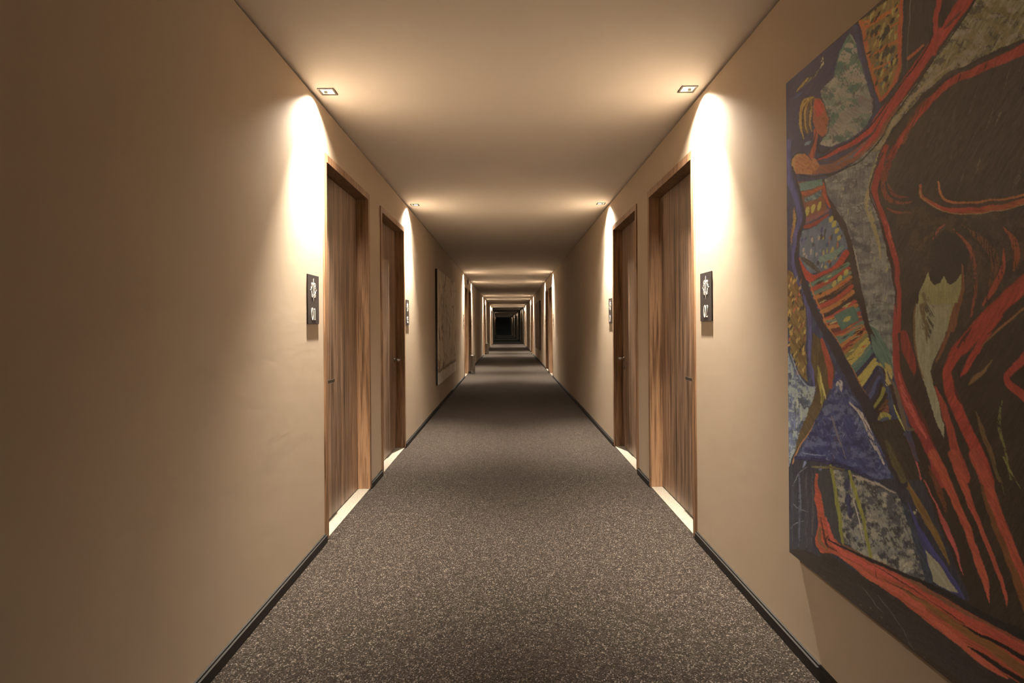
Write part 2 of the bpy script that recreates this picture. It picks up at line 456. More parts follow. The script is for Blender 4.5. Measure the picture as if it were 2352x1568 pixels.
for k in MODS:
    for j in range(2):
        for s, x, side in ((-1, XL, 'left'), (1, XR, 'right')):
            yc = k + (2.945 if j == 0 else 5.70)
            if num == 1: lab = 'black plate reading 01 on the left wall'
            elif num == 2: lab = 'black plate reading 02 on the right wall'
            elif num == 3: lab = 'dark narrow plate past the second walnut door on the left'
            elif num == 4: lab = 'dark narrow plate past the second walnut door on the right'
            else: lab = 'tiny distant room plate on the %s wall, %s along that wall' % (side, ORD[MODS.index(k)*2+j])
            plate(s, x, yc, '%02d' % num, lab); num += 1

# ------------------------------------------------------------------ ash bins and wall fixture
def make_bin():
    r = empty('ash_bin')
    MB().lathe([(0.074,0.0),(0.078,0.003),(0.078,0.018),(0.073,0.022)]).build('base_ring', M_DKSTEEL, r, smooth=True)
    MB().lathe([(0.074,0.020),(0.0745,0.30),(0.0745,0.425)]).build('body', M_STEEL, r, smooth=True)
    MB().lathe([(0.0755,0.423),(0.080,0.428),(0.080,0.448),(0.076,0.455),(0.068,0.455),(0.060,0.440),(0.02,0.436)]).build('rim', M_DKSTEEL, r, smooth=True)
    return r
b0 = make_bin(); b0.location = (-0.905, 14.27, 0)
tag(b0, 'slim steel cylinder bin standing between the third and fourth doors on the left', 'bin', 'steel corridor bins')
b1 = copy_tree(b0); b1.location = (-0.905, 24.27, 0)
tag(b1, 'farther steel cylinder bin, small in the distance on the left', 'bin', 'steel corridor bins')

r = empty('emergency_light', (XL, 14.30, 2.285))
MB().lathe([(0.060,0.0),(0.060,0.022),(0.052,0.030)], seg=28, axis='X').build('housing', M_DKSTEEL, r, smooth=True)
MB().lathe([(0.046,0.028),(0.044,0.045),(0.034,0.062),(0.018,0.072),(0.004,0.075)], seg=28, axis='X').build('lens', M_CUP, r, smooth=True)
tag(r, 'small round fixture high on the left wall above the first bin', 'wall light')

# ------------------------------------------------------------------ dark glass at the far end
M_GLASS = mat('smoked_glass', (0.006,0.008,0.008), 0.012, spec=0.5)
M_GLASS.node_tree.nodes['Principled BSDF'].inputs['IOR'].default_value = 1.75
r = empty('window_1', ((XL+XR)/2, Y1+0.02, 0)); r.rotation_euler = (0,0,math.radians(0.46))
hw = (XR-XL)/2
MB().box(-hw+0.03, hw-0.03, -0.004, 0.004, 0.04, H-0.035).build('glass_pane', M_GLASS, r)
mb = MB(); mb.box(-hw-0.02, -hw+0.03, -0.02, 0.02, 0, H-0.001); mb.box(hw-0.03, hw+0.02, -0.02, 0.02, 0, H-0.001)
mb.box(-hw+0.03, hw-0.03, -0.02, 0.02, H-0.035, H-0.001); mb.box(-hw+0.03, hw-0.03, -0.02, 0.02, 0.001, 0.04)
mb.build('window_frame', M_BLACK, r)
tag(r, 'dark reflecting glass screen closing the far end of the corridor', 'glass screen', kind='structure')
o = MB().box(XL-WT, XR+WT, Y1+0.6, Y1+0.7, 0, H).build('wall_front', M_BLACK); tag(o, 'dark wall behind the glass at the far end', 'wall', kind='structure')

#PAINT_BEGIN
# ------------------------------------------------------------------ the large painting on the right wall
# an own free composition in the manner of the canvas: painted stroke by stroke on a fine grid of the canvas plane
PT = 0.030                     # stretcher depth
PX = XR - PT                   # canvas plane
PY0, PY1, PZ0, PZ1 = -0.68, 2.032, 0.362, 2.030
X_0, X_1, Y_0, Y_1 = 1800, 2900, -420, 2000
WW, HH = X_1-X_0, Y_1-Y_0
_gx, _gy = np.meshgrid(np.arange(WW, dtype=np.float32)+X_0, np.arange(HH, dtype=np.float32)+Y_0)
_rng = np.random.default_rng(3)
_lat = _rng.random((256,256)).astype(np.float32)
def vn(U, V, seed=0):
    u = U + seed*17.31; v = V + seed*9.77
    iu = np.floor(u).astype(np.int32); iv = np.floor(v).astype(np.int32)
    fu = u-iu; fv = v-iv; fu = fu*fu*(3-2*fu); fv = fv*fv*(3-2*fv)
    a = _lat[iu & 255, iv & 255]; b = _lat[(iu+1) & 255, iv & 255]; c = _lat[iu & 255, (iv+1) & 255]; d = _lat[(iu+1) & 255, (iv+1) & 255]
    return (a*(1-fu)+b*fu)*(1-fv) + (c*(1-fu)+d*fu)*fv
def streak(ang, l, w, seed):
    """noise drawn out along ang (degrees)"""
    c, s = math.cos(math.radians(ang)), math.sin(math.radians(ang))
    U, V = _gx*c+_gy*s, -_gx*s+_gy*c
    return 0.6*vn(U/l, V/w, seed) + 0.4*vn(U/(l*0.4), V/(w*0.45), seed+1)
TEX = {a: streak(a, 26, 2.6, i*3+2) for i, a in enumerate((0, 30, 60, 90, 120, 150))}
BLOT = 0.5*vn(_gx/38, _gy/38, 31) + 0.3*vn(_gx/14, _gy/14, 32) + 0.2*vn(_gx/4, _gy/4, 33)
GRAIN = 0.5*vn(_gx/1.7, _gy/1.7, 41) + 0.5*vn(_gx/3.3, _gy/3.3, 42)
WX = _gx + 4*(vn(_gx/26, _gy/26, 51)-0.5) + 1.8*(vn(_gx/3, _gy/3, 52)-0.5)
WY = _gy + 4*(vn(_gx/26, _gy/26, 53)-0.5) + 1.8*(vn(_gx/3, _gy/3, 54)-0.5)
ILL = np.array((0.40, 0.305, 0.235))
def pc(c): return np.minimum(np.array(lin(c))/ILL, 0.85).astype(np.float32)
IMG = np.zeros((HH, WW, 3), np.float32); IMG[:] = pc((48,36,27))
def crop(k):
    o = {'A':(0,3.92), 'B':(350,3.92), 'C':(700,3.92), 'D':(1050,3.027)}[k]
    return lambda p: (1800+p[0]/o[1], o[0]+p[1]/o[1])
def blend(sl, cov, c1, c2=None, tex=90, amt=0.6, thr=0.5, soft=0.12):
    g = GRAIN[sl]; t = TEX[tex][sl]*0.6 + g*0.25 + BLOT[sl]*0.15 if tex is not None else BLOT[sl]*0.6 + g*0.4
    c1 = pc(c1)
    if c2 is None: col = c1[None,None,:]*(0.78+0.44*t)[...,None]
    else:
        m = np.clip((t-thr)/soft*0.5+0.5, 0, 1)*amt
        col = c1*(1-m[...,None]) + pc(c2)*m[...,None]
        col = col*(0.85+0.3*g)[...,None]
    IMG[sl] = IMG[sl]*(1-cov[...,None]) + col*cov[...,None]
def box_of(P, pad):
    xs = [p[0] for p in P]; ys = [p[1] for p in P]
    a = max(int(min(xs)-pad)-X_0, 0); b = min(int(max(xs)+pad)-X_0, WW); c = max(int(min(ys)-pad)-Y_0, 0); d = min(int(max(ys)+pad)-Y_0, HH)
    if a >= b or c >= d: return None
    return (slice(c, d), slice(a, b))
def poly(k, pts, c1, c2=None, tex=90, amt=0.6, thr=0.5, alpha=1.0, soft=0.12):
    f = crop(k) if isinstance(k, str) else (lambda p: p)
    P = [f(p) for p in pts]; sl = box_of(P, 8)
    if sl is None: return
    X, Y = WX[sl], WY[sl]; ins = np.zeros(X.shape, bool)
    for i in range(len(P)):
        (x1,y1),(x2,y2) = P[i-1], P[i]
        if y1 == y2: continue
        ins ^= ((y1 > Y) != (y2 > Y)) & (X < (x2-x1)*(Y-y1)/(y2-y1)+x1)
    blend(sl, ins.astype(np.float32)*alpha, c1, c2, tex, amt, thr, soft)
def stroke(k, pts, w, c1, c2=None, tex=90, amt=0.6, thr=0.5, dry=0.0, alpha=1.0):
    """pts in crop coordinates, w = width in crop units (number or per point)"""
    f = crop(k) if isinstance(k, str) else (lambda p: p); sc = {'D':3.027}.get(k, 3.92) if isinstance(k, str) else 1.0
    n = len(pts); ws = list(w) if isinstance(w, (list,tuple)) else [w]*n
    if len(ws) != n: ws = list(np.interp(np.linspace(0,1,n), np.linspace(0,1,len(ws)), ws))
    S = smooth_pts([(*f(p), ws[i]/sc) for i, p in enumerate(pts)], 6)
    sl = box_of(S, max(s[2] for s in S)+6)
    if sl is None: return
    X, Y = WX[sl], WY[sl]; best = np.full(X.shape, 1e9, np.float32)
    for (x1,y1,w1),(x2,y2,w2) in zip(S[:-1], S[1:]):
        dx, dy = x2-x1, y2-y1; q = dx*dx+dy*dy+1e-6
        t = np.clip(((X-x1)*dx+(Y-y1)*dy)/q, 0, 1)
        d = np.hypot(X-x1-t*dx, Y-y1-t*dy) / np.maximum((w1+(w2-w1)*t)/2, 0.35)
        best = np.minimum(best, d)
    wm = max(s[2] for s in S)/2
    cov = np.clip((1-best)*min(max(wm,1.0)*0.9, 4.2)+0.35-0.012*wm, 0, 1)*alpha
    if dry: cov = cov*np.clip((TEX[tex if tex is not None else 90][sl]*0.7+GRAIN[sl]*0.3-dry)/0.10+0.5, 0, 1)
    blend(sl, cov, c1, c2, tex, amt, thr)

def mottle(k, pts, c1, thr=0.5, soft=0.08, alpha=0.85, mode=0, seed=0):
    f = crop(k); P = [f(p) for p in pts]; sl = box_of(P, 8)
    X, Y = WX[sl], WY[sl]; ins = np.zeros(X.shape, bool)
    for i in range(len(P)):
        (x1,y1),(x2,y2) = P[i-1], P[i]
        if y1 == y2: continue
        ins ^= ((y1 > Y) != (y2 > Y)) & (X < (x2-x1)*(Y-y1)/(y2-y1)+x1)
    gx, gy = _gx[sl], _gy[sl]
    b = 0.55*vn(gx/20, gy/(26 if mode == 0 else 12), 60+seed) + 0.30*vn(gx/7, gy/7, 61+seed) + 0.15*GRAIN[sl]
    scr = TEX[(90, 0, 60, 120)[mode]][sl]*0.5 + GRAIN[sl]*0.5
    m_ = np.clip((b*0.65+scr*0.35-thr)/soft+0.5, 0, 1)
    blend(sl, ins*m_*alpha, c1, None, None)

RED=(156,58,44); RED2=(112,42,33); RDD=(92,40,30); ORG=(172,98,52); OCH=(150,122,62); DK=(42,30,24); BLK=(30,23,21); CRM=(142,130,98); GRY=(128,121,110)
NVY=(38,36,58); BLU=(60,62,92); TEAL=(84,104,88); BRN=(104,72,42); YEL=(186,146,66); PUR=(52,43,56)
# left ground: night blues
poly('A', [(0,760),(500,340),(720,170),(900,1568),(0,1568)], PUR, NVY, 120, 0.8, 0.5)
poly('B', [(0,0),(400,0),(500,1568),(0,1568)], (58,55,70), NVY, 90, 0.8, 0.5)
poly('C', [(0,0),(900,0),(1250,1568),(0,1568)], (58,62,78), NVY, 90, 0.8, 0.48)
poly('D', [(0,0),(900,0),(1300,1000),(0,700)], (50,47,50), (36,35,42), 90, 0.8, 0.5)
for (a,b,c_) in (((110,820),(240,690),OCH),((200,760),(330,600),(110,96,70)),((60,900),(180,820),BLU),((330,620),(350,520),(150,135,105)),((330,800),(520,470),NVY),((380,720),(440,480),PUR),((480,560),(580,320),TEAL)):
    stroke('A', [a,((a[0]+b[0])/2+8,(a[1]+b[1])/2-6),b], [6,30,5], c_, None, 120, dry=0.42)
# pale patch behind the head
poly('A', [(600,300),(680,440),(730,640),(780,860),(800,1020),(755,1120),(640,1240),(420,1325),(318,1290),(390,1180),(405,1060),(360,920),(330,830),(440,700),(500,520)], (132,126,112), TEAL, 60, 0.75, 0.52)
poly('A', [(590,320),(680,440),(735,700),(640,870),(520,760),(480,600)], (88,104,88), (56,62,58), 120, 0.7, 0.48)
SKY_P=[(600,300),(680,440),(730,640),(780,860),(800,1020),(755,1120),(640,1240),(420,1325),(318,1290),(390,1180),(405,1060),(360,920),(330,830),(440,700),(500,520)]
mottle('A', SKY_P, (66,62,62), 0.53, 0.08, 0.8, 3, 1); mottle('A', SKY_P, (62,84,76), 0.54, 0.06, 0.7, 2, 2); mottle('A', SKY_P, (156,148,130), 0.55, 0.05, 0.7, 2, 3)
stroke('A', [(480,880),(560,780),(590,700)], 50, (150,140,120), (90,90,80), 60, dry=0.42)
stroke('A', [(420,1180),(520,1080),(640,1000),(760,960)], 90, (145,132,120), (80,76,74), 30, dry=0.4)
stroke('A', [(640,980),(720,880),(770,900)], 60, (140,122,112), (80,70,70), 30, dry=0.42)
stroke('A', [(430,1130),(500,1010),(540,960)], 40, TEAL, (60,66,60), 60, dry=0.42)
# tower with windows
poly('A', [(690,185),(960,-20),(1080,-40),(1075,300),(1060,640),(960,810),(862,905),(820,700),(760,500)], (134,104,58), (88,74,44), 90, 0.7, 0.5)
stroke('A', [(700,200),(735,360),(775,560),(825,730),(862,890)], [50,36,34,34,26], ORG, RED, 90, 0.5)
stroke('A', [(1062,-40),(1050,300),(1035,600),(975,800),(862,900)], [36,44,40,44,36], (160,86,56), RED, 90, 0.5)
for a, b, w_ in (((710,270),(1020,60),34),((740,350),(1030,200),14),((770,500),(1020,370),26),((815,625),(1030,520),22),((700,205),(820,180),30),((840,740),(1000,640),12)):
    stroke('A', [a,((a[0]+b[0])/2,(a[1]+b[1])/2+6),b], w_, ORG, RED, 30, 0.4)
_r = random.Random(5)
for (x,y,w_,h_) in ((845,260,50,60),(900,330,30,70),(930,270,30,90),(980,180,40,50),(860,330,40,30),(940,470,28,70),(900,500,30,60),(985,450,34,70),(870,640,30,60),(920,610,30,60),(980,560,30,60),(930,700,60,50),(850,500,20,50),(770,130,30,30),(830,80,20,40),(940,140,40,26),(800,300,24,60),(860,420,60,18),(770,470,40,30),(885,570,20,30)):
    stroke('A', [(x-w_*0.4,y+h_*0.4),(x,y),(x+w_*0.35,y-h_*0.4)], [h_*0.4,h_*0.62,h_*0.3], DK, (60,60,44), 60)
for (x,y) in ((790,150),(915,40),(880,290),(960,310),(870,380),(880,500),(945,520),(890,650),(960,680),(905,760),(900,230),(1010,320),(985,90)):
    stroke('A', [(x-8,y+40),(x,y),(x+14,y-30)], [12,26,10], (164,146,84), (120,110,60), 90)
for i in range(46):
    x = _r.uniform(740,1030); y = _r.uniform(20,800)
    if y > 860-(x-860)*0.5 or y < 250-(x-720)*0.95 or x < 720+(y-250)*0.20: continue
    q = _r.uniform(14,34); stroke('A', [(x-q*0.5,y+q),(x,y),(x+q*0.5,y-q)], [5,_r.uniform(12,24),4], _r.choice([DK,DK,(70,60,36),(168,92,52),(156,140,80),(84,92,76)]), None, 60)
# dark panel beside the tower
poly('A', [(1085,-40),(1390,-40),(1350,200),(1330,400),(1240,560),(1110,650),(1060,660)], (54,42,34), (38,30,26), 90, 0.7)
stroke('A', [(1095,-40),(1090,300),(1085,640),(960,850),(850,960)], [34,34,34,40,46], (34,30,28), (50,44,48), 90)
stroke('A', [(1150,-30),(1128,300),(1115,600)], [5,6,4], (100,96,92))
stroke('A', [(1128,530),(1190,470),(1262,405)], [30,26,20], (152,92,62), RED)
# purple edge between pale patch and tower
stroke('A', [(640,240),(700,500),(770,720),(820,880),(850,960),(810,1060),(700,1190),(560,1280)], [40,50,44,40,44,30,20,14], (50,42,58), BLU, 90, 0.5)
# pale band behind the animal
poly('A', [(1780,-60),(2300,-200),(2300,300),(2164,345),(1900,460),(1700,560),(1500,690),(1290,840),(1120,1000),(980,1170),(880,1350),(820,1568),(560,1568),(720,1440),(850,1260),(960,1050),(1100,880),(1230,720),(1340,560),(1480,360),(1620,180)], CRM, (92,84,62), 120, 0.8, 0.5)
poly((0,), [(2352,90),(2480,20),(2700,-120),(2900,-300),(2900,-420),(2250,-420),(2250,0),(2352,-20)], CRM, (92,84,62), 120, 0.8, 0.5)
TOPB=[(1780,-60),(2300,-200),(2300,300),(2164,345),(1900,460),(1700,560),(1500,690),(1290,840),(1120,1000),(980,1170),(880,1350),(820,1568),(560,1568),(720,1440),(850,1260),(960,1050),(1100,880),(1230,720),(1340,560),(1480,360),(1620,180)]
mottle('A', TOPB, (64,56,46), 0.52, 0.08, 0.85, 3, 4); mottle('A', TOPB, (160,152,122), 0.56, 0.06, 0.7, 2, 5); mottle('A', TOPB, (120,104,60), 0.57, 0.06, 0.7, 3, 6)
for i in range(46):
    x = _r.uniform(1300,2150); y = 1180-(x-1000)*0.82 + _r.uniform(-150,60)+ (x-1300)*0.05
    c_ = _r.choice([(60,56,54),(48,42,36),(160,150,118),(150,136,96),(104,98,84),(70,70,78)]); q = _r.uniform(30,110)
    if y > 1450-(x*0.55): continue
    stroke('A', [(x-q*0.6,y+q*0.8),(x,y),(x+q*0.5,y-q)], [4,_r.uniform(8,22),4], c_, None, 120, dry=0.5)
stroke('A', [(900,1280),(1010,1080),(1150,900),(1290,760),(1500,600)], [30,34,30,26,20], (168,154,116), (130,110,70), 120, dry=0.38)
poly('B', [(375,240),(560,150),(740,0),(920,-30),(870,120),(800,220),(778,350),(840,550),(890,720),(945,950),(1005,1250),(1010,1568),(740,1568),(700,1300),(670,1080),(640,920),(590,760),(540,660),(440,500),(395,400)], (126,120,112), (78,74,78), 90, 0.8, 0.52)
poly('C', [(700,-10),(1012,-10),(1008,200),(990,420),(980,560),(900,430),(830,300),(760,140)], (120,116,104), (74,84,76), 90, 0.8, 0.52)
MIDB=[(375,240),(560,150),(740,0),(920,-30),(870,120),(800,220),(778,350),(840,550),(890,720),(945,950),(1005,1250),(1010,1568),(985,1900),(900,1780),(740,1568),(700,1300),(670,1080),(640,920),(590,760),(540,660),(440,500),(395,400)]
mottle('B', MIDB, (86,83,84), 0.50, 0.14, 0.75, 1, 7); mottle('B', MIDB, (58,54,54), 0.58, 0.08, 0.7, 1, 8); mottle('B', MIDB, (146,140,128), 0.57, 0.08, 0.6, 1, 9)
poly('C', [(770,170),(850,230),(960,430),(980,560),(990,640),(900,560),(820,380)], TEAL, (60,72,66), 60, 0.7, 0.5)
for i in range(60):
    y = _r.uniform(60,1560); x0 = np.interp(y,[0,240,500,800,1100,1568],[600,400,520,640,700,760]); x1 = np.interp(y,[0,240,400,700,1000,1568],[880,790,790,880,950,1000])
    x = _r.uniform(x0+30,x1-20); q = _r.uniform(20,90); hz = _r.random() < 0.5
    c_ = _r.choice([(70,68,78),(84,84,92),(158,150,134),(146,140,128),(60,56,56),(150,140,104)])
    stroke('B', [(x-q*(0.6 if hz else 0.1),y+q*0.3),(x,y),(x+q*(0.6 if hz else 0.15),y-q*(0.2 if hz else 0.9))], [4,_r.uniform(10,26),4], c_, None, 0 if hz else 90, dry=0.52)
stroke('B', [(760,330),(750,480),(800,640),(850,800),(880,960)], [34,50,46,34,20], (158,146,104), (120,108,70), 90, dry=0.34)
stroke('B', [(880,20),(800,180),(770,330)], [60,40,26], (150,140,100), (110,100,76), 120, dry=0.34)
stroke('B', [(620,830),(660,980),(690,1150)], [6,14,6], (178,170,150), None, 90)
# animal body
poly((0,), [(2352,100),(2255,140),(2180,165),(2120,215),(2070,280),(2035,345),(2010,400),(2003,450),(2025,520),(2050,620),(2070,700),(2075,800),(2100,900),(2200,1200),(2300,1500),(2900,2000),(2900,-280),(2700,-110),(2480,40)], (54,41,31), (38,29,23), 120, 0.7)
stroke('A', [(2500,210),(2164,372),(1900,482),(1700,572),(1490,700),(1285,852),(1125,1010),(985,1180),(885,1360),(825,1568)], [34,30,26,24,24,24,24,26,26,26], BLK, (60,36,30), 120)
stroke('A', [(2560,250),(2164,440),(1950,545),(1700,650),(1500,745),(1350,880),(1220,1020),(1120,1160),(1020,1310),(960,1430)], [110,100,86,76,62,64,56,54,46,30], (156,62,50), RED2, 120, 0.55)
stroke('A', [(1290,900),(1200,1010),(1130,1140),(1080,1280)], [40,60,56,30], (104,58,36), RDD, 120, dry=0.45)
stroke('A', [(1000,1330),(930,1480),(900,1600)], [60,80,70], (110,46,36), RDD, 120, dry=0.36)
stroke('B', [(925,-60),(862,140),(822,300),(838,430),(900,600),(965,800),(1012,1000),(1035,1200),(1040,1400),(1035,1600)], [46,60,62,52,52,54,50,46,44,50], (138,50,42), RED2, 90, 0.6)
stroke('B', [(900,0),(795,220),(775,380),(832,540),(896,720),(945,900),(985,1100),(1005,1300),(1008,1568)], [20,16,14,14,12,12,12,10,10], (54,26,24))
stroke('B', [(900,130),(895,300),(950,420),(1070,455),(1150,440)], [20,40,40,26,8], (120,60,42), RDD, 90, dry=0.40)
stroke('B', [(930,260),(990,380),(1110,400)], [8,40,10], (96,46,34), None, 30, dry=0.44)
stroke('B', [(930,500),(1040,545),(1150,540)], [10,24,8], (110,52,38), None, 0, dry=0.42)
stroke('B', [(880,560),(960,740),(1010,920)], [10,30,10], (164,66,52), None, 90, dry=0.5)
for i in range(40):
    x, y = _r.uniform(2080,2600), _r.uniform(140,430)
    if x < 2140 and y < 300: continue
    stroke((0,), [(x-10,y+26),(x,y),(x+8,y-26)], [1,_r.uniform(2,9),1], _r.choice([(66,52,38),(74,58,42),(34,26,22),(60,46,36)]), None, 120, dry=0.5)
# strap
stroke('B', [(1235,300),(1245,400),(1330,455),(1470,515),(1650,530),(1900,505),(2164,440),(2800,240),(4000,-60)], [22,34,40,56,56,60,84,120], (164,84,54), (124,50,36), 0, 0.7)
stroke('B', [(1330,460),(1480,508),(1650,512),(1900,480)], [10,36,34,8], (180,66,54), None, 0)
stroke('B', [(1392,262),(1408,360),(1470,430),(1610,452),(1800,440),(2164,380),(2800,180),(4000,-120)], [14,26,22,18,20,24,24], (178,92,60), ORG, 0)
stroke('B', [(1420,420),(1560,470),(1750,470),(2000,430),(2164,410)], [6,12,10,8,4], (60,30,24))
stroke('B', [(1232,310),(1240,400),(1320,460),(1460,530),(1650,552),(1900,530),(2164,470),(2800,290),(4000,20)], [6,8,8,6,6,6,6,6], (170,130,84))
BODY=[(2200,600),(1960,540),(1500,560),(1250,480),(1000,560),(1050,1000),(1060,1300),(1200,1250),(1290,1070),(1600,1080),(1620,1568),(2200,1130)]
mottle('B', BODY, (72,52,36), 0.55, 0.12, 0.6, 0, 17)
# arcs in the haunch
for p, w_, c_, d in (([(1530,690),(1660,830),(1715,1000),(1730,1250),(1690,1470)],[6,34,34,30,20],(116,54,38),0.42),
                ([(1600,640),(1800,800),(1900,950),(1890,1120),(1830,1330)],[6,70,90,60,20],(92,54,32),0.46),
                ([(1960,660),(2080,800),(2095,930),(2070,1060)],[6,60,64,20],(124,60,36),0.38),
                ([(1985,860),(1975,1060),(1900,1220),(1800,1380)],[8,44,52,20],(138,58,42),0.38),
                ([(1340,790),(1390,700),(1450,650)],[4,24,8],(124,58,44),0.36),
                ([(1200,880),(1300,760),(1400,690)],[4,40,6],(72,48,30),0.45)):
    stroke('B', p, w_, c_, None, 90, dry=d)
poly('B', [(1330,820),(1450,690),(1560,740),(1680,900),(1640,1100),(1570,1180),(1500,1190),(1440,1120),(1370,1190),(1320,1100)], (42,34,28), (50,40,30), 60, 0.4)
# pale hanging cloth
poly('B', [(1300,1075),(1320,1150),(1360,1192),(1410,1170),(1442,1118),(1470,1170),(1505,1195),(1560,1160),(1600,1090),(1612,1250),(1560,1420),(1510,1568),(1500,1600),(1190,1600),(1195,1440),(1225,1270),(1262,1170)], (146,136,92), (120,110,72), 90, 0.6)
poly('C', [(1190,-10),(1520,-10),(1490,110),(1435,330),(1365,480),(1318,590),(1345,720),(1405,880),(1442,1080),(1440,1200),(1385,1090),(1320,880),(1255,670),(1205,460),(1180,220)], (146,137,110), (120,110,80), 90, 0.6)
stroke('B', [(1280,1280),(1290,1400),(1270,1568)], 70, (96,84,56), None, 60, dry=0.5)
stroke('C', [(1310,30),(1330,180),(1310,300)], [90,60,30], (70,62,48), None, 60, dry=0.5)
stroke('C', [(1240,0),(1290,200),(1300,380)], [40,30,20], (96,78,50), None, 90, dry=0.48)
stroke('B', [(1608,1010),(1612,1200),(1575,1400),(1520,1600)], [14,30,40,40], (120,78,50), RDD, 90)
stroke('C', [(1560,-10),(1490,220),(1420,420),(1370,520)], [40,40,34,10], (112,72,46), RDD, 90)
stroke('C', [(1192,0),(1178,200),(1200,440),(1260,660)], [14,18,16,10], (106,78,46))
# legs, long red strokes
stroke('C', [(1085,250),(1120,420),(1170,560),(1180,640)], [60,110,60,10], (128,46,38), RDD, 90, 0.7)
stroke('B', [(3900,-100),(3000,520),(2560,860),(2164,1180),(2010,1310),(1860,1470),(1740,1620)], [200,190,170,160,140,130,130], (146,54,38), (112,44,30), 150, 0.6)
stroke('C', [(2180,-170),(1960,10),(1780,180),(1620,360),(1530,470),(1480,610),(1510,780),(1590,980),(1690,1200),(1790,1420),(1850,1600)], [120,130,150,140,110,90,110,110,110,110,100], (158,54,42), (112,42,30), 120, 0.6)
stroke('C', [(1690,200),(1600,330),(1520,460)], [10,40,10], (72,34,26), None, 120, dry=0.4)
stroke('C', [(1960,100),(1830,260),(1740,400),(1640,580),(1590,650)], [30,60,70,50,6], (156,52,42), RED2, 120, 0.5)
stroke('C', [(2164,40),(2000,170),(1850,300),(1780,380)], [18,24,18,6], (120,76,46), None, 120)
stroke('C', [(2100,60),(1960,160),(1830,270)], [8,24,6], (60,36,24), None, 150, dry=0.3)
stroke('C', [(1600,530),(1578,620),(1610,720)], [10,16,6], (36,20,18))
stroke('C', [(1530,650),(1560,800),(1640,950)], [6,20,6], (80,36,26), None, 90, dry=0.35)
stroke('D', [(1330,-20),(1400,150),(1465,330),(1530,500),(1610,700),(1700,900)], [88,84,84,80,80,80], (172,68,46), (128,48,34), 60, 0.6)
stroke('D', [(1380,200),(1450,420),(1540,640),(1640,900),(1700,1060)], [20,40,44,60,70], (110,66,34), (90,48,26), 60, 0.6)
stroke('C', [(1365,740),(1440,900),(1495,1110),(1555,1330),(1640,1568)], [14,60,76,84,90], (146,58,44), (112,46,32), 90, 0.6)
stroke('D', [(1180,-20),(1250,180),(1320,370),(1400,560),(1480,760),(1540,940),(1552,1040)], [76,60,40,34,34,26,4], (160,66,46), (116,50,34), 60, 0.5)
stroke('C', [(1000,0),(1010,280),(1015,560),(1080,780),(1170,1000),(1270,1180),(1360,1400),(1420,1600)], [10,60,70,90,110,110,100,110], (136,48,42), RED2, 90, 0.65)
stroke('C', [(1030,600),(1100,840),(1200,1030),(1290,1200)], [10,50,40,20], (168,66,58), None, 60, dry=0.42)
stroke('C', [(1130,780),(1230,960),(1300,1120),(1370,1300)], [6,24,24,6], (78,36,26), None, 60, dry=0.3)
stroke('D', [(1040,-20),(1110,110),(1185,280),(1270,480),(1345,690),(1400,860),(1432,1015)], [76,68,56,56,54,48,4], (168,68,46), (128,50,34), 60, 0.6)
stroke('D', [(900,-20),(975,150),(1060,330),(1130,480),(1195,640),(1252,815)], [8,10,12,40,26,4], (160,66,62), RED2, 60, 0.5)
stroke('D', [(1010,60),(1080,220),(1130,370)], [10,50,20], (92,50,30), None, 60, dry=0.36)
stroke('D', [(770,-10),(850,160),(930,310),(1010,450),(1085,590),(1155,750)], [36,34,46,52,44,8], (112,80,38), (80,56,30), 60, 0.6)
stroke('C', [(2300,300),(2164,480),(2070,570),(2010,655),(2060,740),(2164,820),(2300,950)], [90,84,70,64,76,84,90], (166,58,48), RED2, 60, 0.4)
stroke('C', [(1668,725),(1725,655),(1815,590),(1885,495)], [12,44,30,4], (116,82,50), BRN, 120)
stroke('C', [(1730,955),(1795,1140),(1865,1340),(1940,1590)], [6,44,44,20], (98,70,40), (76,54,32), 60)
stroke('C', [(1975,860),(1940,1060),(1985,1250),(2050,1568)], [6,34,22,20], (96,88,44), None, 60, dry=0.42)
stroke('D', [(1440,0),(1500,140),(1540,260)], [20,14,4], (80,64,36), None, 60, dry=0.3)
stroke('D', [(1530,0),(1590,110),(1650,220)], [16,10,3], (110,100,50), None, 60, dry=0.4)
for (p, w_) in (([(2380,880),(2440,1050),(2500,1300),(2560,1600)],[20,40,36,20]), ([(2520,700),(2600,1000),(2700,1400)],[30,60,40]), ([(2420,1250),(2500,1500),(2600,1800)],[10,30,26])):
    stroke((0,), p, w_, (160,60,46), RED2, 60, 0.5)
# arm
stroke('A', [(100,1490),(260,1530),(450,1500),(640,1400),(790,1270),(900,1110),(1010,960)], [110,90,90,90,90,90,50], (128,74,50), (84,62,56), 30, 0.6)
stroke('A', [(440,1500),(620,1400),(760,1290),(880,1110)], [6,30,34,10], (96,86,92), None, 30, dry=0.36)
stroke('A', [(300,1440),(430,1380),(620,1290),(780,1170),(900,1010),(1050,850),(1190,640),(1330,440),(1430,300),(1540,150),(1640,0),(1700,-120)], [20,44,50,62,90,110,108,104,110,120,130,140], (156,58,50), RED2, 120, 0.5)
stroke('A', [(640,1400),(780,1280),(880,1120),(980,980)], [16,44,44,16], (160,60,52), RED2, 120, 0.4)
stroke('A', [(1350,480),(1375,330),(1365,180),(1400,60),(1395,-60)], [60,56,50,50,56], (150,56,46), RED2, 90, 0.5)
poly('A', [(1415,260),(1400,130),(1440,40),(1440,-60),(1540,-60),(1510,110),(1450,200)], DK, (54,40,32), 90)
stroke('A', [(1450,250),(1530,190),(1600,110)], [10,30,10], (90,48,34), None, 120, dry=0.3)
stroke('A', [(300,1430),(430,1365),(640,1250),(800,1110),(950,900),(1080,740),(1250,500),(1330,350),(1340,200)], [12,14,12,14,18,14,12,12,10], BLK)
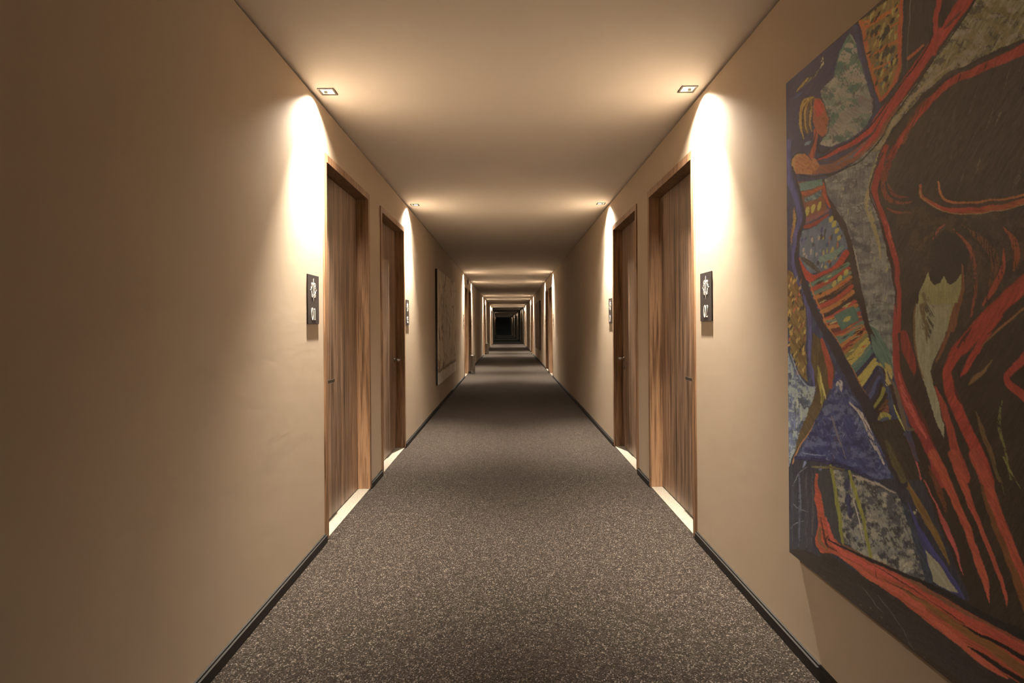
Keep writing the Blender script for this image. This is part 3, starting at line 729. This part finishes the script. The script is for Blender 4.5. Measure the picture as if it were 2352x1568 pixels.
stroke('A', [(480,1390),(680,1300),(800,1200),(940,960)], [6,16,16,5], (46,30,30))
stroke('A', [(130,1568),(330,1590),(600,1500),(760,1390),(880,1240),(1000,1030),(1160,830),(1330,580),(1500,350),(1640,150),(1740,-40)], [10,14,14,12,14,14,12,10,12,16,20], BLK)
stroke('A', [(100,1540),(90,1450),(140,1400),(220,1440)], [30,46,40,24], (160,120,66), (130,76,50), 60)
poly('A', [(110,1420),(180,1380),(300,1440),(330,1500),(260,1568),(110,1568)], (140,84,54), (160,110,64), 30, 0.6)
# head
poly('A', [(285,880),(340,890),(378,960),(388,1020),(412,1072),(398,1090),(404,1118),(388,1140),(396,1170),(372,1212),(345,1224),(290,1190),(262,1100),(262,960)], (140,80,54), (116,62,46), 60, 0.5)
poly('A', [(290,890),(340,895),(368,960),(345,1030),(290,1050),(275,960)], (156,62,50), RED2, 60, 0.4)
stroke('A', [(285,1180),(278,1290),(250,1400)], [44,36,60], (150,78,56), RED2, 90)
stroke('A', [(318,1215),(306,1300),(330,1370),(400,1350)], [10,12,14,30], BLK)
stroke('A', [(270,880),(200,960),(190,1080),(205,1180)], [30,80,90,50], (88,64,46), (60,44,36), 90)
for p in ([(262,870),(190,900),(160,1000),(150,1130),(175,1250)], [(270,870),(215,930),(195,1060),(205,1200)], [(255,900),(245,1010),(235,1120),(250,1180)], [(240,880),(170,980),(160,1180)]):
    stroke('A', p, [10,20,18,18,8], (156,124,66), (120,90,50), 90)
for p in ([(230,900),(180,1010),(172,1180)], [(262,900),(228,1040),(225,1200)], [(300,870),(350,895),(385,980),(415,1075),(400,1180),(350,1230),(300,1200)], [(345,1070),(375,1060)], [(375,1130),(400,1130)]):
    stroke('A', p, [5,8,5], (52,36,28))
stroke('A', [(190,1300),(215,1290),(240,1270)], [20,30,10], (110,120,128), None, 60, dry=0.4)
stroke('A', [(250,1440),(170,1370),(95,1400),(70,1490),(110,1580)], [8,12,12,14,12], BLK)
stroke('A', [(300,1440),(420,1450),(560,1400)], [5,14,5], (70,44,36))
stroke('A', [(290,1180),(262,1290),(225,1400)], [6,12,6], (60,38,32))
# torso and hips
poly('B', [(130,262),(250,262),(372,238),(352,340),(368,440),(400,530),(300,600),(190,620),(178,480),(150,380)], (112,66,44), (84,56,40), 30, 0.6)
poly('B', [(140,275),(365,240),(355,300),(150,350)], TEAL, (96,112,110), 30, 0.7)
stroke('B', [(158,375),(250,350),(350,318)], [34,30,28], (156,84,52), RED2, 30)
poly('B', [(190,410),(340,340),(335,400),(200,450)], (60,72,80), (130,140,136), 30, 0.7, 0.55)
for (x,y) in ((215,530),(266,506),(320,480)):
    stroke('B', [(x-4,y+32),(x,y),(x+6,y-30)], [22,38,26], YEL, (200,160,80), 90, 0.4)
stroke('B', [(195,615),(300,570),(395,520)], [50,40,30], (128,70,50), (96,76,90), 30)
stroke('B', [(190,665),(300,632),(400,560)], [34,34,20], (132,54,42), RED2, 30)
poly('B', [(180,700),(300,660),(400,570),(480,620),(550,740),(575,850),(560,930),(380,1070),(240,1095),(140,960),(148,800)], (98,98,108), (70,84,92), 90, 0.8, 0.5)
for i in range(70):
    x, y = _r.uniform(165,555), _r.uniform(640,1040)
    if y < 700-(x-180)*0.35 or (x > 400 and y > 1150-(x-400)*1.2+0): continue
    c_ = _r.choice([(168,164,150),(54,50,92),(48,40,36),(110,118,112),(84,84,104)]) if x < 350 else _r.choice([(176,134,66),(150,90,48),(48,44,40),(176,140,80),(120,54,40),(70,84,90),(58,66,90)])
    q = _r.uniform(18,52); stroke('B', [(x-4,y+q*0.7),(x,y),(x+6,y-q*0.7)], [4,_r.uniform(14,34),4], c_, None, 90, alpha=0.85)
for (x,y) in ((430,600),(455,640),(500,770),(480,700)): stroke('B', [(x-12,y+22),(x,y),(x+10,y-22)], [14,40,16], YEL, (200,160,90), 90, 0.4)
stroke('B', [(330,960),(430,930),(530,850)], [50,60,30], (116,128,116), TEAL, 30)
stroke('B', [(140,960),(190,1070),(265,1140),(380,1100),(480,1030),(560,900)], [14,50,70,74,66,60], (158,58,44), RED2, 30, 0.4)
stroke('B', [(150,940),(230,1000),(310,1070)], [20,50,40], (62,50,42), (92,96,96), 30)
# patterned long skirt: bands between two contour lines
LP = [(240,1170),(300,1330),(365,1500),(400,1555),(480,1700),(545,1840),(620,1960),(700,2110),(790,2290),(830,2400)]
RP = [(575,985),(600,1150),(645,1330),(690,1480),(715,1540),(745,1650),(800,1800),(850,1970),(900,2120),(960,2330)]
def al(L, t): 
    q = t*(len(L)-1); i = min(int(q), len(L)-2); f = q-i
    return (L[i][0]*(1-f)+L[i+1][0]*f, L[i][1]*(1-f)+L[i+1][1]*f)
poly('B', LP+RP[::-1], (112,60,44), (70,56,42), 30, 0.7)
bands = [TEAL,(150,60,46),TEAL,ORG,DK,(150,60,46),ORG,DK,(150,60,46),ORG,TEAL,(140,56,44),ORG,(84,44,34),(128,56,44),TEAL,TEAL,ORG,RED2,(150,96,54),(110,100,56),YEL,(160,136,68),TEAL,(66,90,84),NVY,YEL,(176,144,70),NVY,(50,44,60),BLU,NVY,DK,(120,110,48),DK,DK]
for i, c_ in enumerate(bands):
    t = (i+0.5)/len(bands); a = al(LP, t); b = al(RP, t*0.96)
    m_ = ((a[0]+b[0])/2, (a[1]+b[1])/2+14)
    stroke('B', [a, m_, b], [40,40,34], c_, _r.choice([None, ORG, DK]), 150, 0.35, 0.55)
for i in range(44):
    t = _r.uniform(0.0,0.62); u = _r.uniform(0.12,0.9); a = al(LP,t); b = al(RP,t*0.96); x, y = a[0]+(b[0]-a[0])*u, a[1]+(b[1]-a[1])*u
    q = _r.uniform(20,50)
    stroke('B', [(x-q,y+q*0.5),(x,y),(x+q,y-q*0.6)], [3,_r.uniform(8,20),3], _r.choice([DK,(60,34,28),ORG,(190,140,80),RED,TEAL,(200,150,90),DK]), None, 30)
for (x,y) in ((455,1175),(510,1130),(560,1080)): stroke('B', [(x-10,y+22),(x,y),(x+8,y-22)], [18,40,18], YEL, (200,160,90), 90, 0.4)
poly('B', [(450,1460),(640,1380),(680,1510),(520,1600)], (74,96,80), (54,80,74), 60, 0.5)
stroke('B', [(545,1515),(575,1500),(605,1475)], [20,46,14], (150,136,66))
stroke('B', [(460,1655),(560,1620),(700,1550)], [16,16,14], ORG, RED, 30)
stroke('B', LP, [10,14,12,14,14,16,16,18,20,14], (172,92,56), ORG, 60)
# dark body contours and blue companions
stroke('B', [(40,-100),(50,200),(110,420),(150,560),(110,740),(80,980),(150,1180),(210,1350),(235,1568),(245,1900),(285,2060),(290,2160)], [50,60,50,40,36,34,36,36,36,40,44,20], (76,72,110), NVY, 90, 0.5)
stroke('B', [(85,130),(130,300),(165,440),(188,580),(150,720),(118,880),(122,990),(190,1180),(250,1350),(310,1500),(400,1640),(510,1840),(640,2090),(770,2320),(880,2560),(1000,2800),(1080,2980)], [14,22,24,28,26,30,50,60,60,66,80,90,100,110,110,110,100], (44,34,34), (36,34,50), 60, 0.5)
stroke('B', [(365,250),(385,400),(470,540),(555,680),(600,840),(640,1080),(690,1300),(740,1500),(790,1650),(850,1820),(920,1980),(1000,2180),(1060,2380)], [20,34,50,44,44,56,56,50,50,50,46,50,50], (52,36,32), (36,28,28), 60, 0.5)
stroke('B', [(365,280),(375,400),(420,500)], [14,34,14], (160,74,52), RED2, 60)
stroke('C', [(840,540),(930,560),(960,700)], [20,70,40], (150,130,70), OCH, 60)
stroke('C', [(900,560),(950,640),(940,720)], [10,60,30], (176,160,90), OCH, 60, dry=0.4)
stroke('C', [(790,270),(850,440),(900,560)], [20,60,20], TEAL, (54,66,60), 60)
stroke('C', [(930,600),(1010,760),(1060,920),(1110,1100),(1180,1120)], [10,30,40,40,20], (96,76,46), (60,60,84), 60)
stroke('C', [(1000,900),(1050,1030),(1100,1130)], [10,16,8], (150,140,70))
stroke('C', [(860,1030),(900,990),(960,1000),(960,1050)], [20,50,30,10], (140,126,60), DK, 60, 0.5)
poly('C', [(780,1060),(1040,1030),(1130,1200),(1300,1568),(1040,1568),(900,1300)], (46,36,30), (60,50,34), 60, 0.5)
stroke('C', [(930,1230),(1000,1400),(1080,1580)], [40,70,60], (66,56,36), (84,72,40), 60)
stroke('C', [(1110,1180),(1170,1340),(1240,1568)], [6,12,14], (172,66,66))
stroke('C', [(1090,1160),(1140,1200),(1200,1400)], [20,50,30], (60,56,76), (80,50,46), 60)
# mottled left strip
poly('B', [(100,480),(118,560),(100,700),(60,860),(75,700)], (130,84,56), OCH, 90)
poly('B', [(36,1060),(80,1080),(150,1220),(190,1400),(200,1568),(36,1568)], (118,88,48), (70,48,30), 60, 0.7)
poly('C', [(36,-10),(195,-10),(205,400),(215,700),(170,660),(100,500),(60,430)], (118,92,50), (66,46,30), 60, 0.7)
for i in range(80):
    y = _r.uniform(1080,2060); x = _r.uniform(45,190); q = _r.uniform(14,36)
    if y > 1850 and x < 45+(y-1850)*0.6: continue
    stroke('B', [(x-6,y+q),(x,y),(x+8,y-q)], [3,_r.uniform(10,24),3], _r.choice([(176,120,64),(60,42,28),(150,80,50),OCH,(150,120,70),(48,40,30),(106,62,40)]), None, 90)
poly('C', [(270,250),(330,300),(460,560),(470,620),(420,760),(330,940),(290,900),(290,700),(250,500)], (84,66,40), (54,40,30), 90, 0.7)
stroke('C', [(350,310),(395,470),(420,600),(425,740)], [30,56,60,30], (140,62,44), RED2, 60)
stroke('C', [(310,560),(330,700),(350,830),(335,930)], [16,30,30,10], (140,124,54), (60,50,34), 90, 0.6)
stroke('C', [(330,620),(360,760),(380,850)], [8,20,6], (166,150,80))
poly('C', [(42,430),(75,520),(130,650),(200,730),(290,750),(260,880),(215,1020),(140,1200),(90,1330),(42,1480)], (92,98,118), (62,66,84), 90, 0.8, 0.5)
LFT=[(42,430),(75,520),(130,650),(200,730),(290,750),(260,880),(215,1020),(140,1200),(90,1330),(42,1480)]
mottle('C', LFT, (52,54,62), 0.52, 0.07, 0.8, 0, 15); mottle('C', LFT, (136,136,138), 0.55, 0.06, 0.8, 0, 16)
stroke('C', [(60,440),(140,640),(210,730),(290,745)], [8,14,14,10], (116,118,140))
stroke('C', [(120,850),(140,1000),(100,1150)], [20,50,16], (140,140,140), None, 90, dry=0.48)
poly('C', [(285,800),(345,900),(330,960),(240,1130),(150,1270),(95,1390),(75,1430),(110,1250),(190,1030),(250,900)], (84,66,42), (60,46,32), 60, 0.6)
stroke('C', [(300,1040),(210,1180),(130,1290),(80,1430)], [6,10,12,12], (150,96,60))
poly('C', [(470,590),(560,740),(680,900),(770,1080),(860,1260),(990,1568),(820,1568),(700,1500),(400,1390),(120,1370),(210,1210),(330,970),(430,800)], (52,56,90), (36,37,66), 60, 0.8, 0.5)
for i in range(44):
    y = _r.uniform(700,1500); x = _r.uniform(np.interp(y,[700,1400],[450,180]), np.interp(y,[700,1568],[520,960])); q = _r.uniform(20,60)
    stroke('C', [(x-q*0.5,y+q),(x,y),(x+q*0.3,y-q)], [4,_r.uniform(10,34),4], _r.choice([(98,100,116),(44,48,88),(74,78,104),(60,50,64),(46,44,78)]), None, 60, dry=0.42)
TRI=[(470,590),(560,740),(680,900),(770,1080),(860,1260),(990,1568),(820,1568),(700,1500),(400,1390),(120,1370),(210,1210),(330,970),(430,800)]
mottle('C', TRI, (36,36,58), 0.52, 0.14, 0.8, 2, 13); mottle('C', TRI, (88,90,112), 0.56, 0.12, 0.6, 2, 14)
stroke('C', [(480,720),(510,700),(520,780)], [20,40,10], (150,136,128), None, 60, dry=0.38)
stroke('C', [(600,880),(720,1010),(800,1220),(900,1430)], [10,34,40,16], (160,150,136), None, 60, dry=0.42)
stroke('C', [(440,1000),(500,1200),(560,1380)], [14,10,8], (100,86,80))
stroke('C', [(110,1375),(300,1390),(500,1440),(700,1510),(860,1600)], [34,36,36,34,34], (34,30,50), BLU, 0, 0.4)
stroke('C', [(170,1330),(260,1345),(380,1350)], [4,8,3], (110,116,150))
# lower left panels
poly('D', [(230,85),(345,85),(380,300),(410,600),(330,560),(290,470),(250,280)], (56,52,48), (44,44,46), 90, 0.6)
poly('D', [(345,85),(470,100),(640,165),(790,240),(850,400),(920,620),(985,865),(830,832),(620,712),(420,600)], (122,113,98), (84,80,76), 60, 0.8, 0.5)
for i in range(70):
    x = _r.uniform(370,930); y = _r.uniform(130,820)
    if y > 560+(x-370)*0.5 or y < 100+(x-430)*0.42: continue
    q = _r.uniform(12,40); stroke('D', [(x-q*0.5,y+q*0.6),(x,y),(x+q*0.5,y-q*0.6)], [3,_r.uniform(10,30),3], _r.choice([(60,60,70),(52,48,46),(156,140,110),(72,70,74),(140,130,112),(84,86,98)]), None, 60, dry=0.48)
TRP=[(345,85),(470,100),(640,165),(790,240),(850,400),(920,620),(985,865),(830,832),(620,712),(420,600)]
mottle('D', TRP, (58,56,60), 0.505, 0.07, 0.9, 0, 10); mottle('D', TRP, (40,38,40), 0.57, 0.05, 0.8, 2, 11); mottle('D', TRP, (146,132,108), 0.59, 0.07, 0.7, 2, 12)
for (x,y) in ((440,190),(450,300),(465,380)): stroke('D', [(x,y-40),(x+4,y),(x+6,y+40)], [20,50,20], (36,36,46), (60,60,84), 90)
for p, w_ in (([(325,60),(360,230),(392,430),(412,590)],[20,28,30,22]), ([(455,95),(500,240),(545,400),(580,550),(612,695)],[18,24,26,24,26])):
    stroke('D', p, w_, (122,114,46), (84,76,36), 90)
stroke('D', [(488,280),(520,420),(560,595)], [4,8,3], (156,150,140))
stroke('D', [(480,120),(620,170),(780,245)], [8,14,8], (140,120,104))
stroke('D', [(200,65),(300,66),(420,85)], [14,18,12], (110,96,60), DK, 0)
for p in ([(50,500),(90,460),(150,445)], [(70,310),(100,350),(170,385)], [(60,200),(110,110),(160,70)]): stroke('D', p, [2,4,2], (120,112,110))
for x in (60,110,160,200): stroke('D', [(x,110),(x+6,350),(x-4,620)], [10,20,10], _r.choice([(72,70,80),(54,52,56),(66,56,56)]), None, 90, dry=0.45)
# small blue triangle
poly('D', [(870,325),(960,540),(1080,730),(1250,985),(1190,955),(1040,870),(990,700),(930,520)], (54,51,86), NVY, 60, 0.6)
poly('D', [(985,640),(1070,730),(1215,945),(1160,930),(1040,868),(1010,740)], (136,124,96), (110,100,84), 60, 0.6)
stroke('D', [(865,320),(970,540),(1080,715),(1180,860),(1255,985)], [8,28,30,30,10], (58,54,100), BLK, 60, 0.4)
stroke('D', [(835,330),(920,560),(985,760),(1010,870)], [20,44,46,50], (40,44,52), (54,60,70), 60)
# lowest limb: long red bone running to the lower right
poly('D', [(150,640),(40,640),(40,700),(1250,1568),(1700,1568),(1700,1300)], (50,41,35), (38,32,30), 30, 0.6)
stroke('D', [(240,560),(300,690),(420,780),(700,960),(1100,1260),(1560,1600)], [30,60,70,70,80,90], (48,40,34), (36,30,26), 30, 0.6)
poly('D', [(218,110),(238,110),(245,200),(268,300),(288,400),(312,480),(350,560),(420,625),(560,690),(760,770),(1000,905),(1300,1075),(1700,1300),(1700,1568),(1640,1568),(1400,1430),(1200,1295),(1000,1140),(800,985),(650,890),(500,775),(400,700),(340,668),(265,662),(228,610),(225,560),(240,470),(232,370),(210,290),(222,200)], (150,60,40), (104,54,34), 30, 0.65)
stroke('D', [(250,500),(255,580),(300,640)], [20,26,14], (100,66,40))
stroke('D', [(258,420),(275,520),(300,600),(370,650)], [6,12,12,8], (60,32,24))
stroke('D', [(318,540),(290,580),(310,630)], [4,10,6], (50,26,22))
stroke('D', [(300,420),(330,560),(400,650),(560,740),(760,830),(900,900)], [10,26,30,30,44,16], (176,66,52), (150,54,42), 30, 0.5)
stroke('D', [(410,600),(560,690),(760,780),(960,900),(1200,1040),(1500,1210),(1700,1330)], [10,20,24,26,26,24,22], (112,66,42), (90,60,40), 30)
stroke('D', [(900,910),(1100,1030),(1300,1140),(1500,1240),(1700,1350)], [20,50,60,60,60], (160,62,44), (120,50,34), 30, 0.5)
stroke('D', [(400,690),(560,790),(640,860),(800,930),(1000,1090),(1200,1260),(1400,1430),(1560,1535)], [14,30,36,40,46,50,50,8], (178,72,48), (140,52,38), 30, 0.5)
stroke('D', [(760,870),(900,960),(1080,1080),(1300,1230),(1500,1360),(1720,1520)], [6,26,40,56,66,80], (118,74,34), (96,56,28), 30, 0.6)
stroke('D', [(1000,960),(1150,1060),(1320,1180),(1500,1290),(1700,1420)], [10,30,40,46,50], (162,60,42), (120,50,34), 30, 0.5)
stroke('D', [(1230,1160),(1400,1250),(1560,1330),(1720,1420)], [4,22,30,36], (30,22,20))
stroke('D', [(1280,1310),(1420,1400),(1560,1490),(1700,1580)], [6,30,34,40], (34,26,22))
stroke('D', [(640,790),(646,830),(650,850)], [3,5,2], (60,28,24))
for p in ([(640,760),(800,850),(1000,980)], [(1010,1000),(1150,1080),(1260,1160)], [(700,850),(860,930),(1000,1010)]): stroke('D', p, [3,9,3], (62,32,26), None, 30)
stroke('D', [(310,570),(420,625),(620,722),(800,800),(985,880),(1160,960),(1300,1050),(1500,1160),(1700,1250)], [10,14,22,24,30,40,50,60,70], (34,28,26), (28,30,30), 30)
for p in ([(650,960),(780,1120),(910,1340)], [(550,900),(620,1000),(700,1090)]): stroke('D', p, [1.5,3,1.5], (96,88,80))
for i in range(60):
    x = _r.uniform(60,1100); y = 690+x*0.68+_r.uniform(-60,60)
    stroke('D', [(x-14,y-6),(x,y),(x+12,y+12)], [1,_r.uniform(4,12),1], _r.choice([(66,56,46),(34,28,26),(74,64,54)]), None, 30, dry=0.5)
# fine scratches over everything
IMG *= (0.90 + 0.20*GRAIN)[...,None]
IMG = IMG*0.86 + 0.14*IMG.mean(axis=2, keepdims=True)*np.array((1.05,1.0,0.92), np.float32)
IMG = np.clip(IMG, 0.004, 0.85)

def canvas_mesh():
    ys = np.concatenate([np.linspace(PY0, 0.90, 60)[:-1], np.arange(0.90, PY1, 0.0017), [PY1]])
    zs = np.concatenate([np.arange(PZ0, PZ1, 0.0017), [PZ1]])
    Yg, Zg = np.meshgrid(ys, zs)
    D = np.maximum(Yg, 0.3)
    tx = F*PX/D; ty = F*(Zg-CAMZ)/D
    c, s = math.cos(ROLL), math.sin(ROLL)
    dx = tx*c - ty*s; dy = tx*s + ty*c
    px = 1167+dx - X_0; py = 749-dy - Y_0
    px = np.clip(px, 0, WW-1.01); py = np.clip(py, 0, HH-1.01)
    ix, iy = px.astype(int), py.astype(int); fx, fy = (px-ix)[...,None], (py-iy)[...,None]
    C = (IMG[iy,ix]*(1-fx)+IMG[iy,ix+1]*fx)*(1-fy) + (IMG[iy+1,ix]*(1-fx)+IMG[iy+1,ix+1]*fx)*fy
    # part of the canvas far beyond the picture's edge: broad dark paint
    far = np.clip((0.84-Yg)/0.1, 0, 1)[...,None]
    n_ = vn(Yg*9, Zg*7, 3); dark = pc((52,40,31))*(0.7+0.6*n_)[...,None] + (n_ > 0.72)[...,None]*pc((110,44,34))*0.7
    C = C*(1-far) + dark*far
    ny, nz = len(ys), len(zs)
    co = np.empty((nz*ny, 3), np.float32); co[:,0] = 0; co[:,1] = Yg.ravel(); co[:,2] = Zg.ravel()
    i = (np.arange(nz-1)[:,None]*ny + np.arange(ny-1)[None,:]).ravel()
    q = np.stack([i, i+ny, i+ny+1, i+1], 1).astype(np.int32)
    me = bpy.data.meshes.new('painted_canvas')
    me.vertices.add(len(co)); me.vertices.foreach_set('co', co.ravel())
    me.loops.add(q.size); me.loops.foreach_set('vertex_index', q.ravel())
    me.polygons.add(len(q)); me.polygons.foreach_set('loop_start', np.arange(0, q.size, 4, dtype=np.int32))
    me.update()
    at = me.color_attributes.new('paint', 'FLOAT_COLOR', 'POINT')
    at.data.foreach_set('color', np.concatenate([C.reshape(-1,3), np.ones((len(co),1))], 1).astype(np.float32).ravel())
    return me
m = mat('oil_paint', (0.2,0.2,0.2), 0.55, spec=0.35); n = NT(m)
at = n.n.new('ShaderNodeAttribute'); at.attribute_name = 'paint'; n.color(at.outputs['Color'])
wv = n.math('ADD', n.noise(n.pos((1,1,1)), 420, 2, 0.5), n.math('MULTIPLY', n.noise(n.pos((1,1,0.5)), 70, 4, 0.6), 1.2))
n.bump(wv, 0.25, 0.0015)
root = empty('abstract_painting', (PX, 0, 0))
me = canvas_mesh(); me.materials.append(m)
o = bpy.data.objects.new('painted_canvas', me); COL.objects.link(o); o.parent = root; o.location = (-0.0006, 0, 0)
M_CEDGE = mat('canvas_edge', (0.022,0.017,0.014), 0.8, spec=0.2)
MB().box(0, PT, PY0+0.0005, PY1-0.0005, PZ0+0.0005, PZ1-0.0005).build('stretcher', M_CEDGE, root)
tag(root, 'large unframed painting of elongated red-outlined figures and a dark animal on the right wall', 'painting')

# ------------------------------------------------------------------ the other two canvases
def m_driped():
    m = mat('drip_canvas', (0.5,0.42,0.34), 0.7); n = NT(m)
    v = n.pos()
    base = n.ramp(n.noise(n.pos((1,1,0.5)), 3.5, 6, 0.65), [(0.3,(0.55,0.47,0.38)),(0.5,(0.80,0.71,0.61)),(0.75,(0.88,0.82,0.74))])
    fine = n.ramp(n.noise(v, 40, 5, 0.7), [(0.35,(0.7,0.68,0.66)),(0.65,(1.15,1.12,1.1))])
    c = n.mix(1.0, base, fine, 'MULTIPLY')
    d1 = n.ramp(n.noise(n.pos((1,0.62,0.75)), 5.0, 4, 0.55, 0.9), [(0.575,(0,0,0)),(0.65,(1,1,1))])
    c = n.mix(n.math('MULTIPLY', d1, 0.75), c, (0.10,0.06,0.04))
    d2 = n.ramp(n.noise(n.pos((1,0.7,0.8),(4,2,7)), 4.2, 4, 0.55, 1.2), [(0.595,(0,0,0)),(0.67,(1,1,1))])
    c = n.mix(n.math('MULTIPLY', d2, 0.7), c, (0.24,0.10,0.05))
    g = n.n.new('ShaderNodeNewGeometry'); sp = n.n.new('ShaderNodeSeparateXYZ'); n.l.new(g.outputs['Position'], sp.inputs[0])
    zz = n.math('ADD', sp.outputs['Z'], n.math('MULTIPLY', n.math('SUBTRACT', n.noise(n.pos((1,1,0.2)), 5, 3), 0.5), 0.06))
    low = n.ramp(n.math('DIVIDE', zz, 2.0), [(0.255,(1,1,1)),(0.275,(0,0,0))])
    c = n.mix(low, c, n.ramp(n.noise(v, 14, 5, 0.7), [(0.35,(0.62,0.55,0.48)),(0.6,(0.86,0.82,0.77))]))
    ln = n.ramp(n.math('DIVIDE', zz, 2.0), [(0.26,(0,0,0)),(0.272,(1,1,1)),(0.30,(0,0,0))])
    c = n.mix(n.math('MULTIPLY', ln, 0.85), c, (0.10,0.065,0.045))
    n.color(c); n.bump(n.noise(v, 60, 4, 0.6), 0.3, 0.003); return m
def m_darkart():
    m = mat('dark_red_canvas', (0.2,0.1,0.1), 0.7); n = NT(m)
    c = n.ramp(n.noise(n.pos((1,0.8,1.6)), 2.6, 5, 0.65, 0.8), [(0.3,(0.045,0.030,0.030)),(0.45,(0.16,0.085,0.085)),(0.6,(0.26,0.15,0.13)),(0.72,(0.16,0.15,0.10))])
    n.color(c); return m
def canvas(name, x, s, y0, y1, z0, z1, t, m, lab):
    root = empty(name, (x, (y0+y1)/2, (z0+z1)/2)); w_, h_ = (y1-y0)/2, (z1-z0)/2
    a, b = sorted((0, -s*(t-0.003))); MB().box(a, b, -w_+0.001, w_-0.001, -h_+0.001, h_-0.001).build('stretcher', M_CEDGE, root)
    a, b = sorted((-s*(t-0.003), -s*t)); MB().box(a, b, -w_, w_, -h_, h_).build('painted_canvas', m, root)
    tag(root, lab, 'painting')
canvas('abstract_painting', XL, -1, 7.92, 10.63, 0.358, 1.980, 0.033, m_driped(), 'pale beige canvas with brown drips and a light bottom band on the left wall')
canvas('abstract_painting', XR, 1, 18.0, 20.8, 0.40, 1.98, 0.035, m_darkart(), 'distant dark reddish canvas on the right wall')
#PAINT_END

# ------------------------------------------------------------------ camera
cd = bpy.data.cameras.new('camera'); cam = bpy.data.objects.new('camera', cd); COL.objects.link(cam)
cd.sensor_width = 36; cd.lens = F/2352*36
cd.shift_x = (1176-1167)/2352; cd.shift_y = -(784-749)/2352
cam.matrix_world = Matrix.Translation((0,0,CAMZ)) @ Matrix.Rotation(math.radians(90), 4, 'X') @ Matrix.Rotation(-ROLL, 4, 'Z')
cd.clip_start = 0.05; cd.clip_end = 200
scene.camera = cam

w = bpy.data.worlds.new('world'); scene.world = w; w.use_nodes = True
w.node_tree.nodes['Background'].inputs[0].default_value = (0,0,0,1)
scene.view_settings.view_transform = 'Standard'; scene.view_settings.look = 'None'
scene.view_settings.gamma = 1; scene.view_settings.use_curve_mapping = False
scene.view_settings.exposure = 0.13
